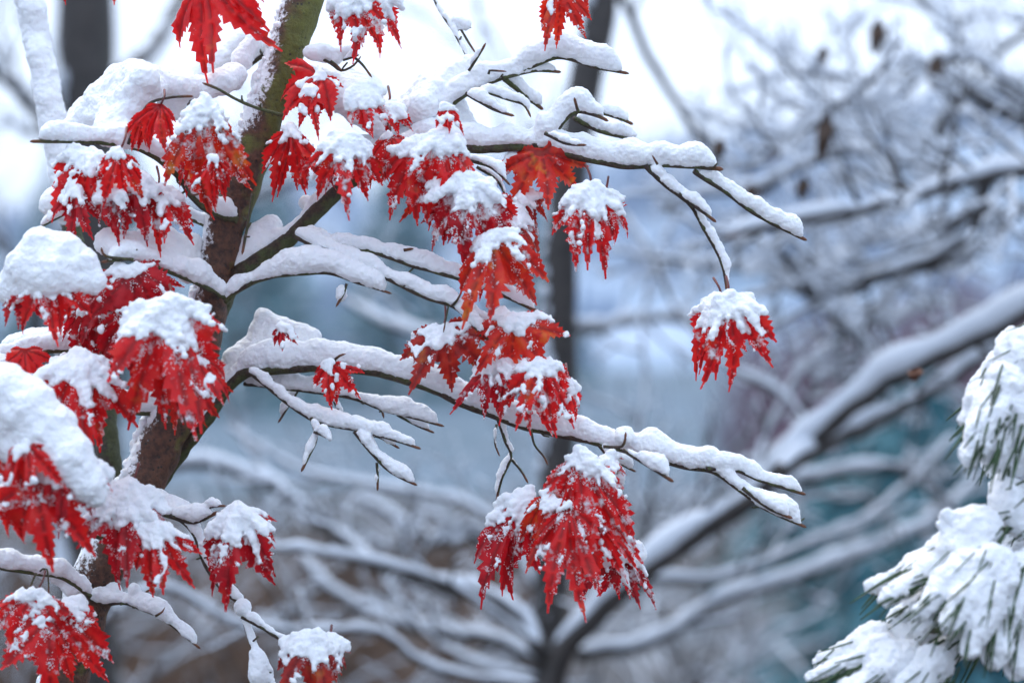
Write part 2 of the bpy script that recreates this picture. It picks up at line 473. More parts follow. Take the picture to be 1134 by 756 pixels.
# long upper branch with its fingers
branch([(240, 345), (262, 305), (300, 276), (332, 253), (362, 222), (395, 197), (432, 185), (482, 166), (545, 163), (598, 163), (642, 173), (692, 183), (748, 183), (801, 188)],
       13, 2.6, 2.29, 2.22, 27, [
    ([(592, 162), (613, 147), (627, 131), (641, 123), (660, 127), (674, 134)], 4.5, 1.8, -.05, -.06, 25),
    ([(636, 131), (668, 147), (707, 156)], 3, 2, -.03, .03, 13),
    ([(660, 124), (682, 130), (701, 138)], 2.4, 1.7, -.04, -.02, 12),
    ([(640, 124), (636, 108)], 2, 1.4, -.075, -.085, 0),
    ([(604, 148), (628, 159), (650, 161)], 2.3, 1.4, -.075, -.09, 9),
    ([(715, 184), (740, 206), (764, 226), (777, 248), (795, 281), (802, 303), (805, 322)], 3.4, 1.5, -.065, -.05, 14),
    ([(752, 214), (772, 230), (793, 246)], 2.4, 1.7, -.065, -.07, 12),
    ([(768, 189), (800, 210), (836, 236), (868, 254), (894, 266)], 3.2, 1.9, -.065, -.03, 16),
    ([(728, 182), (722, 172)], 1.6, 1.0, -.085, -.09, 0),
    ([(516, 178), (545, 186), (565, 205)], 2.2, 1.3, -.08, -.09, 12),
    ([(528, 185), (550, 200), (562, 222)], 2.0, 1.2, -.07, -.07, 9, .1)],
    [(430, 160, 15), (405, 165, 15), (460, 145, 15), (497, 118, 20), (515, 150, 17), (478, 160, 18, -.03), (690, 128, 6), (340, 225, 9), (285, 262, 14), (300, 250, 12), (262, 285, 11)],
    label='long upper branch reaching right with finger-like snowy twigs')
# top branch
branch([(452, 178), (478, 140), (500, 116), (523, 100), (556, 86), (590, 73), (622, 64), (660, 75), (697, 82)], 4.5, 1.9, 2.26, 2.27, 25, [
    ([(556, 87), (590, 79), (621, 80)], 2.2, 1.7, .0, .02, 9),
    ([(558, 88), (582, 106), (601, 121)], 3, 2.2, .01, .05, 14),
    ([(530, 99), (562, 110), (580, 116), (588, 130)], 2, 1.2, -.01, -.01, 10),
    ([(516, 103), (545, 120), (570, 128)], 2.2, 1.6, -.01, -.02, 11),
    ([(519, 79), (530, 62), (538, 48)], 1.8, 1.3, -.01, -.02, 7),
    ([(541, 82), (542, 78), (561, 79)], 1.5, 1.0, -.015, -.02, 0)],
    [(475, 98, 17, .02), (500, 85, 15, .02), (520, 72, 12, .02), (470, 118, 18), (440, 128, 14, .03)])
# thin twig coming down from above
branch([(470, -30), (486, 10), (502, 34), (515, 58), (522, 75)], 2.2, 1.4, 2.32, 2.28, 10, [
    ([(506, 33), (518, 30), (522, 31)], 1.6, 1.2, -.02, -.02, 12), ([(510, 33), (518, 46), (526, 58)], 1.5, 1.1, -.02, -.03, 0)], [(515, 26, 7, -.02), (505, 22, 6, -.02)], spurs=1)
# middle pair of thin shoots
branch([(326, 256), (345, 265), (372, 273), (415, 280), (460, 295), (512, 310), (560, 328), (596, 345)], 4.2, 2.0, 2.26, 2.21, 16, [
    ([(447, 277), (458, 275)], 1.8, 1.2, -.03, -.03, 0),
    ([(566, 318), (582, 336), (598, 346)], 2, 1.6, -.04, -.05, 14)], gap=0.0)
branch([(326, 260), (350, 273), (382, 288), (422, 305), (468, 328), (503, 340), (522, 358), (545, 380)], 4.4, 1.8, 2.25, 2.19, 18, [
    ([(500, 339), (506, 333), (512, 322)], 1.6, 1.0, -.05, -.06, 0),
    ([(497, 338), (494, 352), (491, 368)], 1.0, .8, -.055, -.06, 0),
    ([(503, 340), (528, 350), (560, 372)], 2.0, 1.3, -.04, -.03, 13)])
branch([(250, 335), (266, 320), (293, 308), (330, 304), (362, 302), (396, 313), (434, 325)], 4.0, 1.6, 2.26, 2.22, 23, [
    ([(384, 314), (380, 326), (372, 340)], 1.7, 1.3, -.03, -.03, 12)], [(378, 325, 7, -.02, (1, 1, 1.4))])
# long lower branch
branch([(168, 548), (190, 518), (212, 486), (240, 448), (262, 420), (285, 409), (345, 406), (400, 409), (450, 421), (505, 443), (560, 466), (602, 477), (642, 486), (700, 500), (752, 516), (790, 523), (822, 545), (848, 563), (893, 584)],
       9, 1.9, 2.31, 2.19, 27, [
    ([(782, 520), (815, 520), (845, 533), (892, 548)], 2.6, 1.9, -.11, -.09, 20),
    ([(822, 540), (850, 562), (878, 574)], 2.2, 1.8, -.12, -.13, 15),
    ([(690, 498), (716, 514), (746, 533)], 2.2, 1.9, -.12, -.14, 15),
    ([(668, 494), (689, 494), (693, 478)], 2.0, 1.4, -.105, -.11, 0),
    ([(664, 493), (682, 517), (688, 540), (690, 556)], 2.0, 1.5, -.09, -.08, 11),
    ([(668, 500), (690, 515), (704, 522)], 1.7, 1.2, -.08, -.05, 14),
    ([(672, 520), (680, 545), (684, 580), (686, 600)], 1.1, .9, -.08, -.09, 0),
    ([(552, 464), (560, 488), (566, 505), (556, 530), (550, 556)], 2.0, 1.4, -.06, -.05, 12, .1),
    ([(563, 505), (576, 520), (585, 535)], 1.6, 1.2, -.05, -.06, 9, .2),
    ([(550, 470), (548, 490), (553, 505)], 1.5, 1.0, -.05, -.06, 8),
    ([(366, 402), (376, 394), (383, 392)], 1.8, 1.1, -.06, -.07, 0),
    ([(588, 474), (592, 492), (602, 505), (607, 515)], 1.5, 1.0, -.09, -.1, 0)],
    [(300, 368, 14), (312, 362, 12), (292, 352, 11), (318, 378, 14), (345, 372, 10), (285, 382, 15), (262, 398, 16), (335, 378, 12), (692, 483, 11, -.1), (270, 392, 15), (245, 425, 14), (225, 455, 13)],
    label='long lower branch arching right past the big hanging leaf cluster')
# lower fan of twigs under it
branch([(274, 411), (300, 431), (330, 455), (356, 468), (402, 477), (440, 488), (466, 497)], 3.2, 1.6, 2.27, 2.20, 19, [
    ([(345, 462), (350, 485), (342, 505), (334, 522)], 2, 1.5, -.04, -.05, 13),
    ([(348, 478), (362, 484), (366, 488)], 1.6, 1.2, -.05, -.06, 12),
    ([(392, 478), (410, 500), (430, 520), (462, 537)], 2.2, 1.7, -.05, -.06, 14),
    ([(417, 512), (418, 528), (418, 543)], 1.6, 1.4, -.05, -.05, 11),
    ([(398, 480), (420, 484), (442, 496)], 1.7, 1.3, -.05, -.03, 12)], spurs=3)
branch([(270, 425), (300, 428), (348, 434), (388, 440), (428, 455), (455, 462), (492, 472)], 2.8, 1.6, 2.31, 2.26, 17, [
    ([(440, 459), (460, 470), (481, 479)], 1.7, 1.4, -.03, -.03, 11),
    ([(330, 432), (318, 452), (308, 468)], 1.6, 1.2, .0, .01, 12),
    ([(368, 437), (374, 452), (384, 462)], 1.8, 1.4, -.02, -.02, 9),
    ([(395, 441), (420, 452), (425, 463)], 1.6, 1.2, -.03, -.03, 12)], spurs=3)
# low left branch, bending down
branch([(155, 545), (178, 566), (200, 574), (216, 592), (228, 625), (246, 652), (265, 668), (272, 692), (282, 722), (296, 750), (310, 775)], 4.6, 1.8, 2.25, 2.19, 15, [
    ([(188, 571), (215, 578), (242, 566)], 2.6, 1.8, -.02, -.03, 20),
    ([(268, 682), (292, 696), (312, 708), (335, 720)], 2.4, 1.6, -.05, -.06, 11),
    ([(222, 572), (232, 562), (250, 560)], 1.8, 1.3, -.02, -.04, 12)],
    [(175, 552, 10), (190, 556, 9), (212, 565, 8), (268, 672, 9, -.05), (288, 745, 14, -.05), (284, 726, 9, -.05)], steep=.5)
branch([(95, 662), (118, 668), (138, 667), (158, 675), (182, 686), (222, 718)], 2.8, 1.5, 2.27, 2.22, 18, [
    ([(132, 668), (150, 664), (166, 652)], 1.8, 1.3, -.02, -.02, 13), ([(172, 682), (180, 677), (183, 672)], 1.4, 1.0, -.05, -.05, 0)], [(148, 652, 7, -.02), (125, 655, 9)], spurs=3)
# upper left branch under the great heap of snow
branch([(262, 245), (240, 238), (214, 218), (198, 196), (176, 178), (150, 164), (112, 158), (70, 157), (33, 157)], 5.0, 2.2, 2.27, 2.17, 22, [
    ([(142, 160), (152, 136), (165, 115), (188, 108), (214, 107)], 1.8, 1.4, -.07, -.07, 0),
    ([(205, 205), (212, 216), (222, 214)], 1.4, 1.0, -.05, -.06, 0)],
    [(135, 92, 22), (150, 84, 18, -.02), (115, 112, 22), (160, 88, 16, -.05), (180, 92, 15), (100, 132, 18), (205, 95, 13), (225, 97, 13), (130, 128, 24, -.02), (150, 112, 14, -.04), (80, 143, 11), (62, 149, 8),
     (105, 118, 16), (120, 145, 16, -.05), (138, 150, 14, -.06), (165, 100, 14, -.03), (190, 118, 14, .02), (88, 128, 13, .02)],
    label='short twig at upper left carrying a great heap of snow', spurs=4)
branch([(312, 128), (285, 120), (262, 110), (240, 98), (224, 92)], 2.6, 1.6, 2.22, 2.18, 0, [], [(246, 90, 15), (258, 84, 15, .02), (236, 94, 13), (268, 66, 12, .06), (280, 46, 10, .07), (228, 150, 12, .05)], spurs=2)
branch([(322, 40), (295, 58), (268, 78), (236, 92), (200, 120)], 4, 2.4, 2.34, 2.38, 24, [], [(250, 64, 16), (232, 76, 15), (268, 44, 12), (212, 95, 14)], spurs=2)
# branches on the left among the leaf heaps
branch([(250, 330), (215, 312), (190, 302), (165, 292), (140, 287), (112, 290)], 4, 1.8, 2.26, 2.16, 22, [
    ([(148, 288), (118, 284), (112, 274)], 2.0, 1.3, -.09, -.1, 0)],
    [(155, 272, 15, -.05), (180, 285, 16, -.04), (200, 278, 17), (208, 300, 13, .0), (185, 265, 14, -.02), (130, 275, 12, -.07), (165, 262, 13, -.03), (212, 270, 12, .02), (120, 268, 14, -.06)], spurs=3)
branch([(222, 390), (170, 392), (120, 392), (60, 388), (10, 396), (-40, 410)], 4.4, 2.6, 2.28, 2.20, 20, [
    ([(12, 405), (30, 396), (52, 388)], 2.2, 1.4, -.1, -.1, 8)], [(45, 272, 19, -.15), (70, 280, 21, -.15), (30, 296, 22, -.15), (92, 292, 17, -.15), (56, 302, 22, -.16), (105, 312, 12, -.15), (14, 318, 17, -.14), (60, 375, 15, -.03), (35, 378, 15, -.02), (15, 385, 14, -.02), (80, 372, 14, -.03)], spurs=3)
branch([(200, 450), (150, 455), (100, 440), (50, 430), (0, 420), (-50, 415)], 5, 2.8, 2.29, 2.19, 20, [], [(70, 440, 18), (100, 450, 14), (5, 432, 27, -.23), (28, 452, 31, -.23), (50, 478, 31, -.23), (72, 506, 28, -.235), (95, 534, 20, -.235), (8, 480, 26, -.22), (40, 516, 14, -.235), (-15, 440, 30, -.22), (106, 550, 11, -.235)], spurs=2)
branch([(128, 600), (90, 585), (55, 560), (10, 545), (-40, 540)], 4, 2.4, 2.24, 2.16, 20, [], [(105, 560, 14), (118, 540, 12), (80, 540, 14)], spurs=2)
branch([(100, 660), (70, 640), (40, 634), (8, 630), (-30, 622)], 3.6, 2, 2.24, 2.17, 24, [
    ([(40, 634), (34, 648), (32, 658)], 1.2, .9, -.06, -.07, 0), ([(44, 632), (52, 630), (54, 660)], 1.1, .9, -.06, -.07, 0)], [(65, 632, 14), (40, 626, 12), (82, 648, 13)], spurs=2)
branch([(245, 258), (200, 240), (150, 235), (90, 232), (44, 252), (38, 262)], 3.0, 1.3, 2.30, 2.18, 16, [], [(60, 225, 16, -.06), (175, 218, 13, -.03)], spurs=3)
# snow plastered upright stem at the far upper left
branch([(8, -150), (24, -60), (34, 0), (46, 60), (56, 110), (66, 170), (80, 260), (98, 360), (118, 480), (120, 600)], 11, 15, 2.44, 2.36, 0, [],
       [(33 + y * .19 + random.uniform(-3, 3), y, random.uniform(14, 16.5), random.uniform(-.008, .008) - .02 + (y / 250) * -.03) for y in range(-60, 250, 10)],
       label='upright stem at upper left wholly plastered with snow', spurs=0)
# little hanging twig beside the trunk, upper twigs
branch([(280, 215), (276, 240), (271, 268), (268, 282)], 2.2, 1.6, 2.23, 2.22, 0, spurs=3)
branch([(345, 60), (366, 70), (378, 78), (392, 72), (400, 62)], 2.2, 1.3, 2.26, 2.24, 0, [
    ([(366, 68), (372, 72), (379, 79)], 1.8, 1.2, -.02, -.02, 0), ([(392, 63), (402, 72), (412, 86)], 1.6, 1.2, -.02, -.02, 0),
    ([(380, 67), (390, 64), (398, 61)], 1.4, 1.1, -.02, -.02, 9)],
    [(355, 58, 11, .0, (1.6, 1, .9)), (372, 62, 9), (388, 58, 7)], spurs=1)
branch([(300, 118), (340, 112), (380, 100), (420, 112), (450, 140)], 3.2, 2, 2.30, 2.28, 22, [], [(385, 92, 18), (405, 100, 20), (398, 118, 20, -.03), (420, 120, 17, -.02), (435, 130, 14), (345, 100, 14), (380, 110, 16, -.03), (425, 142, 14, -.02)], spurs=2)

# ---- leaves
def leaf_outline(rnd):
    ang = [-128, -84, -41, 0, 41, 84, 128]
    ang = [a + rnd.uniform(-5, 5) for a in ang]
    ln = [0.42, 0.76, 0.94, 1.0, 0.94, 0.76, 0.42]
    ln = [l * rnd.uniform(.9, 1.08) for l in ln]
    pts = [(-0.05 * math.cos(0), 0.0)]; axes = []; sid = [0]
    def rot(u, v, a): c, s = math.cos(R(a)), math.sin(R(a)); return (u * c - v * s, u * s + v * c)
    rs = [rnd.uniform(.25, .34) for _ in range(8)]
    for i in range(7):
        a, L = ang[i], ln[i]
        for side in (-1, 1):
            if side < 0: da = (a - ang[i - 1]) / 2 if i else 22; r_ = rs[i]
            else: da = (ang[i + 1] - a) / 2 if i < 6 else 22; r_ = rs[i + 1]
            if (i == 0 and side < 0) or (i == 6 and side > 0): r_ = .14
            r_ = min(r_, L * .62)
            us, ws = r_ * math.cos(R(da)), r_ * math.sin(R(da))
            nt = 8 if L > .6 else 5
            seq = []
            for k in range(nt * 2 + 1):
                t = k / (nt * 2)
                w = ws * (1 - t) ** .80 * (1 + 1.40 * math.sin(math.pi * t ** .85))
                if 0 < k < nt * 2:
                    if k % 2: w *= 1.13 * rnd.uniform(.9, 1.12); tt = t + .062
                    else: w *= .78 * rnd.uniform(.88, 1.08); tt = t + .01
                else: tt = t
                seq.append((us + (L - us) * tt, side * max(w, 0)))
            if side > 0: seq = seq[::-1]
            if side > 0: seq = seq[1:]                 # tip once
            for q in seq:
                g = rot(q[0], q[1], a)
                if math.hypot(g[0] - pts[-1][0], g[1] - pts[-1][1]) > 1e-3: pts.append(g)
        axes.append((a, L))
    return pts, axes

def inside(poly, x, y):
    c = False; j = len(poly) - 1
    for i in range(len(poly)):
        xi, yi = poly[i]; xj, yj = poly[j]
        if (yi > y) != (yj > y) and x < (xj - xi) * (y - yi) / (yj - yi) + xi: c = not c
        j = i
    return c

PROTO = []
for s_ in range(7):
    rnd = random.Random(100 + s_)
    poly, axes = leaf_outline(rnd)
    ptsv = [Vector(p) for p in poly]; vein = [0.0] * len(poly); n0 = len(poly)
    edges = [(i, (i + 1) % n0) for i in range(n0)]
    for a, L in axes:
        for k in range(1, 13):
            r_ = L * k / 13.5
            ptsv.append(Vector((r_ * math.cos(R(a)), r_ * math.sin(R(a))))); vein.append(1.0)
    ptsv.append(Vector((0.0, 0.0))); vein.append(1.0)
    st = .055
    for i in range(-18, 19):
        for j in range(-18, 19):
            x = (i + .5 * (j % 2)) * st; y = j * st * .87
            if inside(poly, x, y):
                q = Vector((x, y))
                if min((q - w).length for w in ptsv) > .030: ptsv.append(q); vein.append(0.0)
    rv, re, rf, ov, oe, of = geometry.delaunay_2d_cdt(ptsv, edges, [], 1, 1e-5)
    vv = [max([vein[k] for k in o_ if k < len(vein)] or [0]) for o_ in ov]
    PROTO.append(([(v.x, v.y) for v in rv], [tuple(f) for f in rf], vv, axes))

LC = [0]
def leaf(bx, by, tx, ty, dz=0.0, tau=58, yaw=0, fan=.72, k=1.0, cap=.45, cr=11, dust=.30, m=0, pellets=.10, a0=.05, stalk=None, zb=2.20, label=None):
    """one maple leaf: (bx, by) its base, (tx, ty) the tip of its middle lobe in the photo; cap/cr how far and how thick snow lies on it"""
    i_ = LC[0]; LC[0] += 1
    rnd = random.Random(500 + i_)
    V, F, VE, axes = PROTO[i_ % len(PROTO)]
    zc = zb + dz
    tau_, yw = R(tau), R(yaw)
    tow = Vector((math.sin(yw), -math.cos(yw), 0))
    nrm = UP * math.cos(tau_) + tow * math.sin(tau_)
    av = tow * math.cos(tau_) - UP * math.sin(tau_)
    sv = nrm.cross(av)
    wob = {}
    for j, (a, L) in enumerate(axes): wob[j] = (rnd.uniform(-.42, .42), rnd.uniform(-.8, .9), rnd.uniform(-14, 14))
    fold = rnd.uniform(.2, .75); scl = rnd.uniform(.97, 1.14)
    def mp(u, v):
        rho = math.hypot(u, v); th = math.degrees(math.atan2(v, u))
        wsum = 0; w0 = 0; w1 = 0; w2 = 0; dv = 1
        for j, (a, L) in enumerate(axes):
            d = abs(th - a); g = math.exp(-(d / 16) ** 2) + 1e-6
            wsum += g; w0 += g * wob[j][0]; w1 += g * wob[j][1]; w2 += g * wob[j][2]
            dv = min(dv, rho * abs(math.sin(R(min(d, 90)))))
        w0 /= wsum; w1 /= wsum; w2 /= wsum
        fe = fan * .72 if fan < .88 else fan * .92
        ax_ = sum(a * math.exp(-((th - a) / 13) ** 2) for a, L in axes) / (sum(math.exp(-((th - a) / 13) ** 2) for a, L in axes) + 1e-9)
        ke = fe + (min(1.0, fe * .45 + .46) - fe) * min(1.0, rho / .45)      # lobes keep their breadth while the fan folds
        thp = R(ax_ * fe + (th - ax_) * ke + w2 * rho)
        e = av * math.cos(thp) + sv * math.sin(thp)
        al0 = a0 + w0 * .5; kk = k + w1 + .35 * abs(th) / 90
        n = 6; p = Vector((0, 0, 0)); ds = rho / n
        for q in range(n):
            al = al0 + kk * (q + .5) * ds
            p = p + (e * math.cos(al) - nrm * math.sin(al)) * ds
        p = p + nrm * (dv * fold) + nrm * (.035 * noise.noise(Vector((u * 5 + i_ * 3.3, v * 5, 1.7))) + .012 * noise.noise(Vector((u * 17 + i_, v * 17, 5))))
        return p
    tip = mp(axes[3][1] * .98, 0.0)
    sx, sy = tip.x, -tip.z
    want = Vector((tx - bx, ty - by)) * (scl if tau < 71 and ty < 740 else 1.0); have = Vector((sx, sy))
    s = want.length / max(have.length, .25)
    ang = math.atan2(have.y, have.x) - math.atan2(want.y, want.x)
    ang = (ang + math.pi) % (2 * math.pi) - math.pi
    rm = Matrix.Rotation(ang, 3, (0, -1, 0)) if True else None
    # check the sense of the turn
    t2 = rm @ tip
    if (Vector((t2.x, -t2.z)).normalized() - want.normalized()).length > 0.2:
        rm = Matrix.Rotation(-ang, 3, (0, -1, 0))
    sc = px(1, zc) * s
    base = P(bx, by, zc)
    W = [base + (rm @ mp(u, v)) * sc for u, v in V]
    dus = []
    for (u, v) in V:
        rho = math.hypot(u, v)
        dd = dust + .80 * max(0, cap * 1.15 - rho) + .35 * noise.noise(Vector((u * 3.1 + i_, v * 3.1, 9))) 
        dus.append(max(0.0, dd))
    mb = MB(); mb.add(W, F, VE, dus)
    o = mb.build('leaf', M_LEAF[m], maple, attrs=('vein', 'dust')); rel(o)
    if label: o['label'] = label
    o.data.update()
    # stalk
    if stalk is None and ty > 60 and rnd.random() < .22: stalk = (bx + rnd.uniform(-12, 12), by - rnd.uniform(14, 28))
    if stalk:
        q = [(P(*stalk, zc + .015), px(1.5)), (P((stalk[0] + bx) / 2 + 2, (stalk[1] + by) / 2, zc), px(1.3)), (base, px(1.3))]
        t = MB(); tube(t, catmull(q, .004), 6, .1, False); so = t.build('stalk', M_STALK, o); rel(so)
    # snow lying on it
    if cap > 0:
        nv = [x.normal.copy() for x in o.data.vertices]
        sm = MB(); nsamp = rm @ nrm
        for (u, v), w, n_ in zip(V, W, nv):
            if n_.dot(nsamp) < 0: n_ = -n_
            rho = math.hypot(u, v)
            pn = noise.noise(Vector((u * 5.5 + i_ * 2.7, v * 5.5, 6)))
            wv = cap * .74 * (1 + .15 * abs(math.atan2(v, u)) / 1.6) - rho + .24 * noise.noise(Vector((u * 3.0 + i_ * 2, v * 3.0, 2)))
            wv += .22 * max(-1, n_.z - .15)
            if wv > 0.0:
                rr = px(cr, zc) * .64 * min(1.0, .22 + .85 * math.sqrt(wv / max(cap, .3))) * rnd.uniform(.85, 1.1)
                d = (n_ * .4 + UP * .6).normalized()
                blob(sm, w + d * rr * .45, rr, (1, .9, 1))
            elif pn + pellets + .25 * n_.z > .52 and n_.z > -.1 and rho < .8:
                rr = px(rnd.uniform(2.0, 3.4), zc)
                blob(sm, w + n_ * rr * .1 + UP * rr * .2, rr, (1, 1, 1.2))
        if sm.v: voxel(sm, 'snow', M_SNOW, o, .0011, 9, .0040, .013, .0016, .0050, .0015, .0020)
    # loose grains of frost clinging to it
    if dust > .05:
        fm = MB()
        for fa in F:
            A, B_, C_ = (W[q] for q in fa); ar = (B_ - A).cross(C_ - A); area = ar.length / 2
            if area < 1e-9: continue
            n_ = ar.normalized(); n_ = n_ if n_.dot(rm @ nrm) > 0 else -n_
            cu = sum(V[q][0] for q in fa) / 3; cv = sum(V[q][1] for q in fa) / 3; rho = math.hypot(cu, cv)
            pn = noise.noise(Vector((cu * 5.5 + i_ * 2.7, cv * 5.5, 6))) + .5 * noise.noise(Vector((cu * 14 + i_, cv * 14, 2)))
            dens = dust * .8 + pn * 2.4 + max(0, .30 - abs(rho - cap * .8)) * 1.2 + .2 * n_.z - .50 - .45 * rho
            nn = dens * area / 1.6e-6
            nn = int(nn) + (rnd.random() < nn - int(nn)) if nn > 0 else 0
            for q in range(min(nn, 14)):
                b1, b2 = rnd.random(), rnd.random()
                if b1 + b2 > 1: b1, b2 = 1 - b1, 1 - b2
                c = A + (B_ - A) * b1 + (C_ - A) * b2; rr = rnd.uniform(.00030, .00075)
                e1 = (B_ - A).normalized(); e2 = n_.cross(e1); an = rnd.uniform(0, 6.28)
                f1 = (e1 * math.cos(an) + e2 * math.sin(an)) * rr; f2 = n_.cross(f1)
                fm.add([c + f1, c + f2 * 1.2, c - f1, c - f2, c + n_ * rr * 1.3], [(0, 1, 4), (1, 2, 4), (2, 3, 4), (3, 0, 4)])
        if fm.v: rel(fm.build('frost', M_SNOW, o, False))['kind'] = 'stuff'
    return o

# top row
leaf(226, -30, 236, 70, 0, 66, -15, .66, .6, .0, 8, -.15, 0)
leaf(262, -22, 292, 6, .03, 60, 20, .9, .6, .0, 8, -.1, 0)
leaf(122, -40, 126, 6, 0, 60, 0, .8, .8, .0, 8, -.1, 0)
leaf(74, -35, 73, 4, .02, 60, 0, .8, .8, .0, 8, -.1, 0)
leaf(178, 116, 165, 162, -.02, 62, -15, .75, 1.0, .0, 8, .0, 0)
leaf(160, 128, 152, 162, .0, 60, 10, .7, 1.0, .0, 8, .05, 0)
leaf(226, 108, 222, 226, -.03, 72, -8, .42, .7, .42, 10, .36, 1, .16)
leaf(225, 160, 205, 215, .02, 62, -10, .7, 1.0, .3, 10, .3, 0)
leaf(238, 172, 236, 228, -.05, 66, 0, .5, .9, .15, 8, .2, 0)
leaf(356, 84, 316, 130, .03, 62, -25, .9, .8, .12, 7, .02, 0)
leaf(345, 98, 352, 150, .02, 62, 15, .75, .8, .2, 8, .1, 0)
leaf(322, 142, 310, 212, .02, 66, -10, .55, .7, .16, 9, .05, 0)
leaf(330, 108, 362, 118, .05, 60, 30, .8, .8, .1, 8, .05, 2)
leaf(408, -8, 418, 62, .02, 62, 20, .8, .9, .55, 14, .38, 0, .2)
leaf(388, -10, 400, 50, .0, 58, -15, .7, 1.0, .55, 14, .35, 0, .2)
leaf(398, 100, 410, 148, .0, 58, 0, .7, 1.1, .55, 13, .30, 0, .15)
leaf(430, 120, 440, 150, .03, 58, 10, .7, 1.1, .5, 12, .30, 0, .15)
leaf(388, 152, 386, 236, -.02, 66, -5, .75, .9, .40, 11, .30, 0, .18)
leaf(372, 165, 362, 215, .01, 62, -25, .7, .9, .4, 10, .32, 2, .16)
leaf(470, 158, 458, 246, .0, 64, -10, .72, .8, .34, 11, .30, 0, .16)
leaf(488, 150, 500, 228, -.02, 62, 15, .7, .9, .40, 11, .35, 0, .16)
leaf(452, 190, 440, 205, .02, 60, -10, .7, .9, .1, 8, .15, 0)
leaf(494, 118, 496, 146, -.02, 60, 10, .7, .8, .15, 8, .0, 0)
leaf(522, 200, 514, 296, -.02, 62, -10, .85, .9, .48, 13, .42, 2, .18)
leaf(560, 235, 588, 300, .02, 62, 25, .75, .9, .42, 11, .32, 3, .15)
leaf(545, 262, 546, 345, -.03, 64, 0, .85, .7, .30, 10, .18, 1, .14, label='bright orange red leaf with a white saddle of snow')
leaf(576, 218, 605, 245, .03, 60, 30, .75, .9, .30, 9, .2, 3)
leaf(600, 168, 602, 232, .03, 72, 5, .98, .4, .0, 9, -.02, 1, .05)
leaf(572, 172, 556, 200, .05, 60, -20, .7, .8, .1, 9, .2, 0)
leaf(655, 206, 645, 296, .0, 66, -5, .62, .9, .46, 11, .40, 0, .22, stalk=(648, 182))
leaf(665, 220, 680, 268, .02, 62, 25, .7, .9, .40, 10, .35, 0, .2)
leaf(806, 330, 806, 424, -.02, 66, 0, .66, .95, .42, 12, .26, 0, .2, stalk=(804, 306), label='lone leaf dangling at the far right of the tree')
leaf(800, 332, 778, 404, .02, 62, -30, .6, .9, .46, 12, .3, 0, .2)
leaf(815, 335, 838, 350, .02, 58, 40, .6, .8, .34, 11, .25, 0, .2)
leaf(490, 366, 496, 432, .0, 70, 0, .92, .55, .22, 11, .12, 3, .1, stalk=(493, 338))
leaf(510, 372, 525, 408, .02, 64, 20, .8, .7, .24, 9, .12, 3)
leaf(468, 372, 458, 398, .02, 60, -20, .8, .8, .45, 10, .3, 3)
leaf(570, 355, 562, 412, -.02, 70, -5, .95, .5, .22, 12, .12, 1, .1)
leaf(590, 358, 602, 385, .01, 60, 20, .8, .8, .42, 10, .2, 0)
leaf(545, 392, 538, 462, .0, 64, -15, .62, .8, .40, 10, .35, 2, .22)
leaf(555, 418, 562, 440, -.01, 62, 30, .7, .8, .2, 8, .2, 2)
leaf(604, 400, 612, 482, -.02, 68, 5, .78, .8, .26, 11, .30, 0, .2)
leaf(592, 402, 586, 470, .01, 64, -25, .65, .9, .44, 11, .38, 0, .2)
leaf(625, 425, 636, 466, .01, 64, 20, .6, .9, .3, 9, .3, 0, .2)
# big hanging cluster
leaf(640, 500, 640, 640, -.02, 70, 3, .50, .75, .24, 10, .40, 0, .10, label='largest hanging leaf, dark red and frosted, in the low centre cluster')
leaf(630, 560, 645, 685, -.05, 74, 5, .56, .55, .08, 8, .26, 0, .12)
leaf(610, 545, 585, 628, -.02, 66, -20, .62, .8, .18, 9, .3, 1, .14)
leaf(588, 545, 566, 650, .01, 66, -25, .36, .9, .40, 11, .25, 2, .12)
leaf(655, 570, 690, 640, -.03, 66, 20, .6, .8, .14, 8, .25, 0, .14)
leaf(688, 598, 706, 668, .02, 64, 20, .62, .9, .46, 10, .42, 2, .25)
leaf(676, 590, 682, 655, .03, 64, 0, .6, .9, .5, 10, .4, 2, .25)
leaf(666, 510, 690, 524, .0, 60, 30, .6, .8, .3, 9, .35, 0, .12)
leaf(620, -18, 616, 42, .0, 66, -5, .6, .7, .06, 7, .10, 1, .1)
leaf(632, -20, 640, 16, .02, 62, 15, .6, .8, .1, 7, .15, 1, .1)
leaf(366, 402, 370, 446, .02, 66, 0, .85, .8, .06, 7, .12, 0, .12)
leaf(310, 362, 312, 386, .0, 60, 0, .7, 1.0, .2, 9, .2, 2, .1)
# left side mass
leaf(100, 168, 76, 248, -.02, 64, -20, .7, .9, .30, 11, .25, 0, .16)
leaf(132, 168, 135, 225, -.04, 64, 0, .62, .8, .10, 9, .08, 0, .1)
leaf(150, 195, 160, 268, -.02, 64, 12, .7, .9, .36, 11, .28, 2, .18)
leaf(120, 205, 130, 272, -.03, 62, -5, .7, .9, .44, 11, .34, 2, .18)
leaf(175, 210, 188, 262, .0, 62, 22, .65, .9, .40, 11, .3, 0, .16)
leaf(85, 205, 78, 262, -.03, 64, -10, .5, .8, .2, 9, .1, 2, .1)
leaf(55, 305, 62, 374, -.075, 62, 0, .85, .9, .40, 12, .28, 0, .12)
leaf(80, 305, 98, 350, -.07, 60, 20, .8, 1.0, .40, 12, .30, 0, .12)
leaf(28, 312, 18, 360, -.06, 60, -20, .8, 1.0, .4, 12, .3, 2, .12)
leaf(145, 300, 155, 365, -.03, 66, 10, .9, .6, .22, 10, .15, 2, .12)
leaf(125, 315, 112, 392, -.02, 66, -10, .9, .6, .12, 9, .12, 2, .1)
leaf(140, 345, 150, 418, -.04, 68, 5, .8, .6, .06, 8, .10, 2, .08)
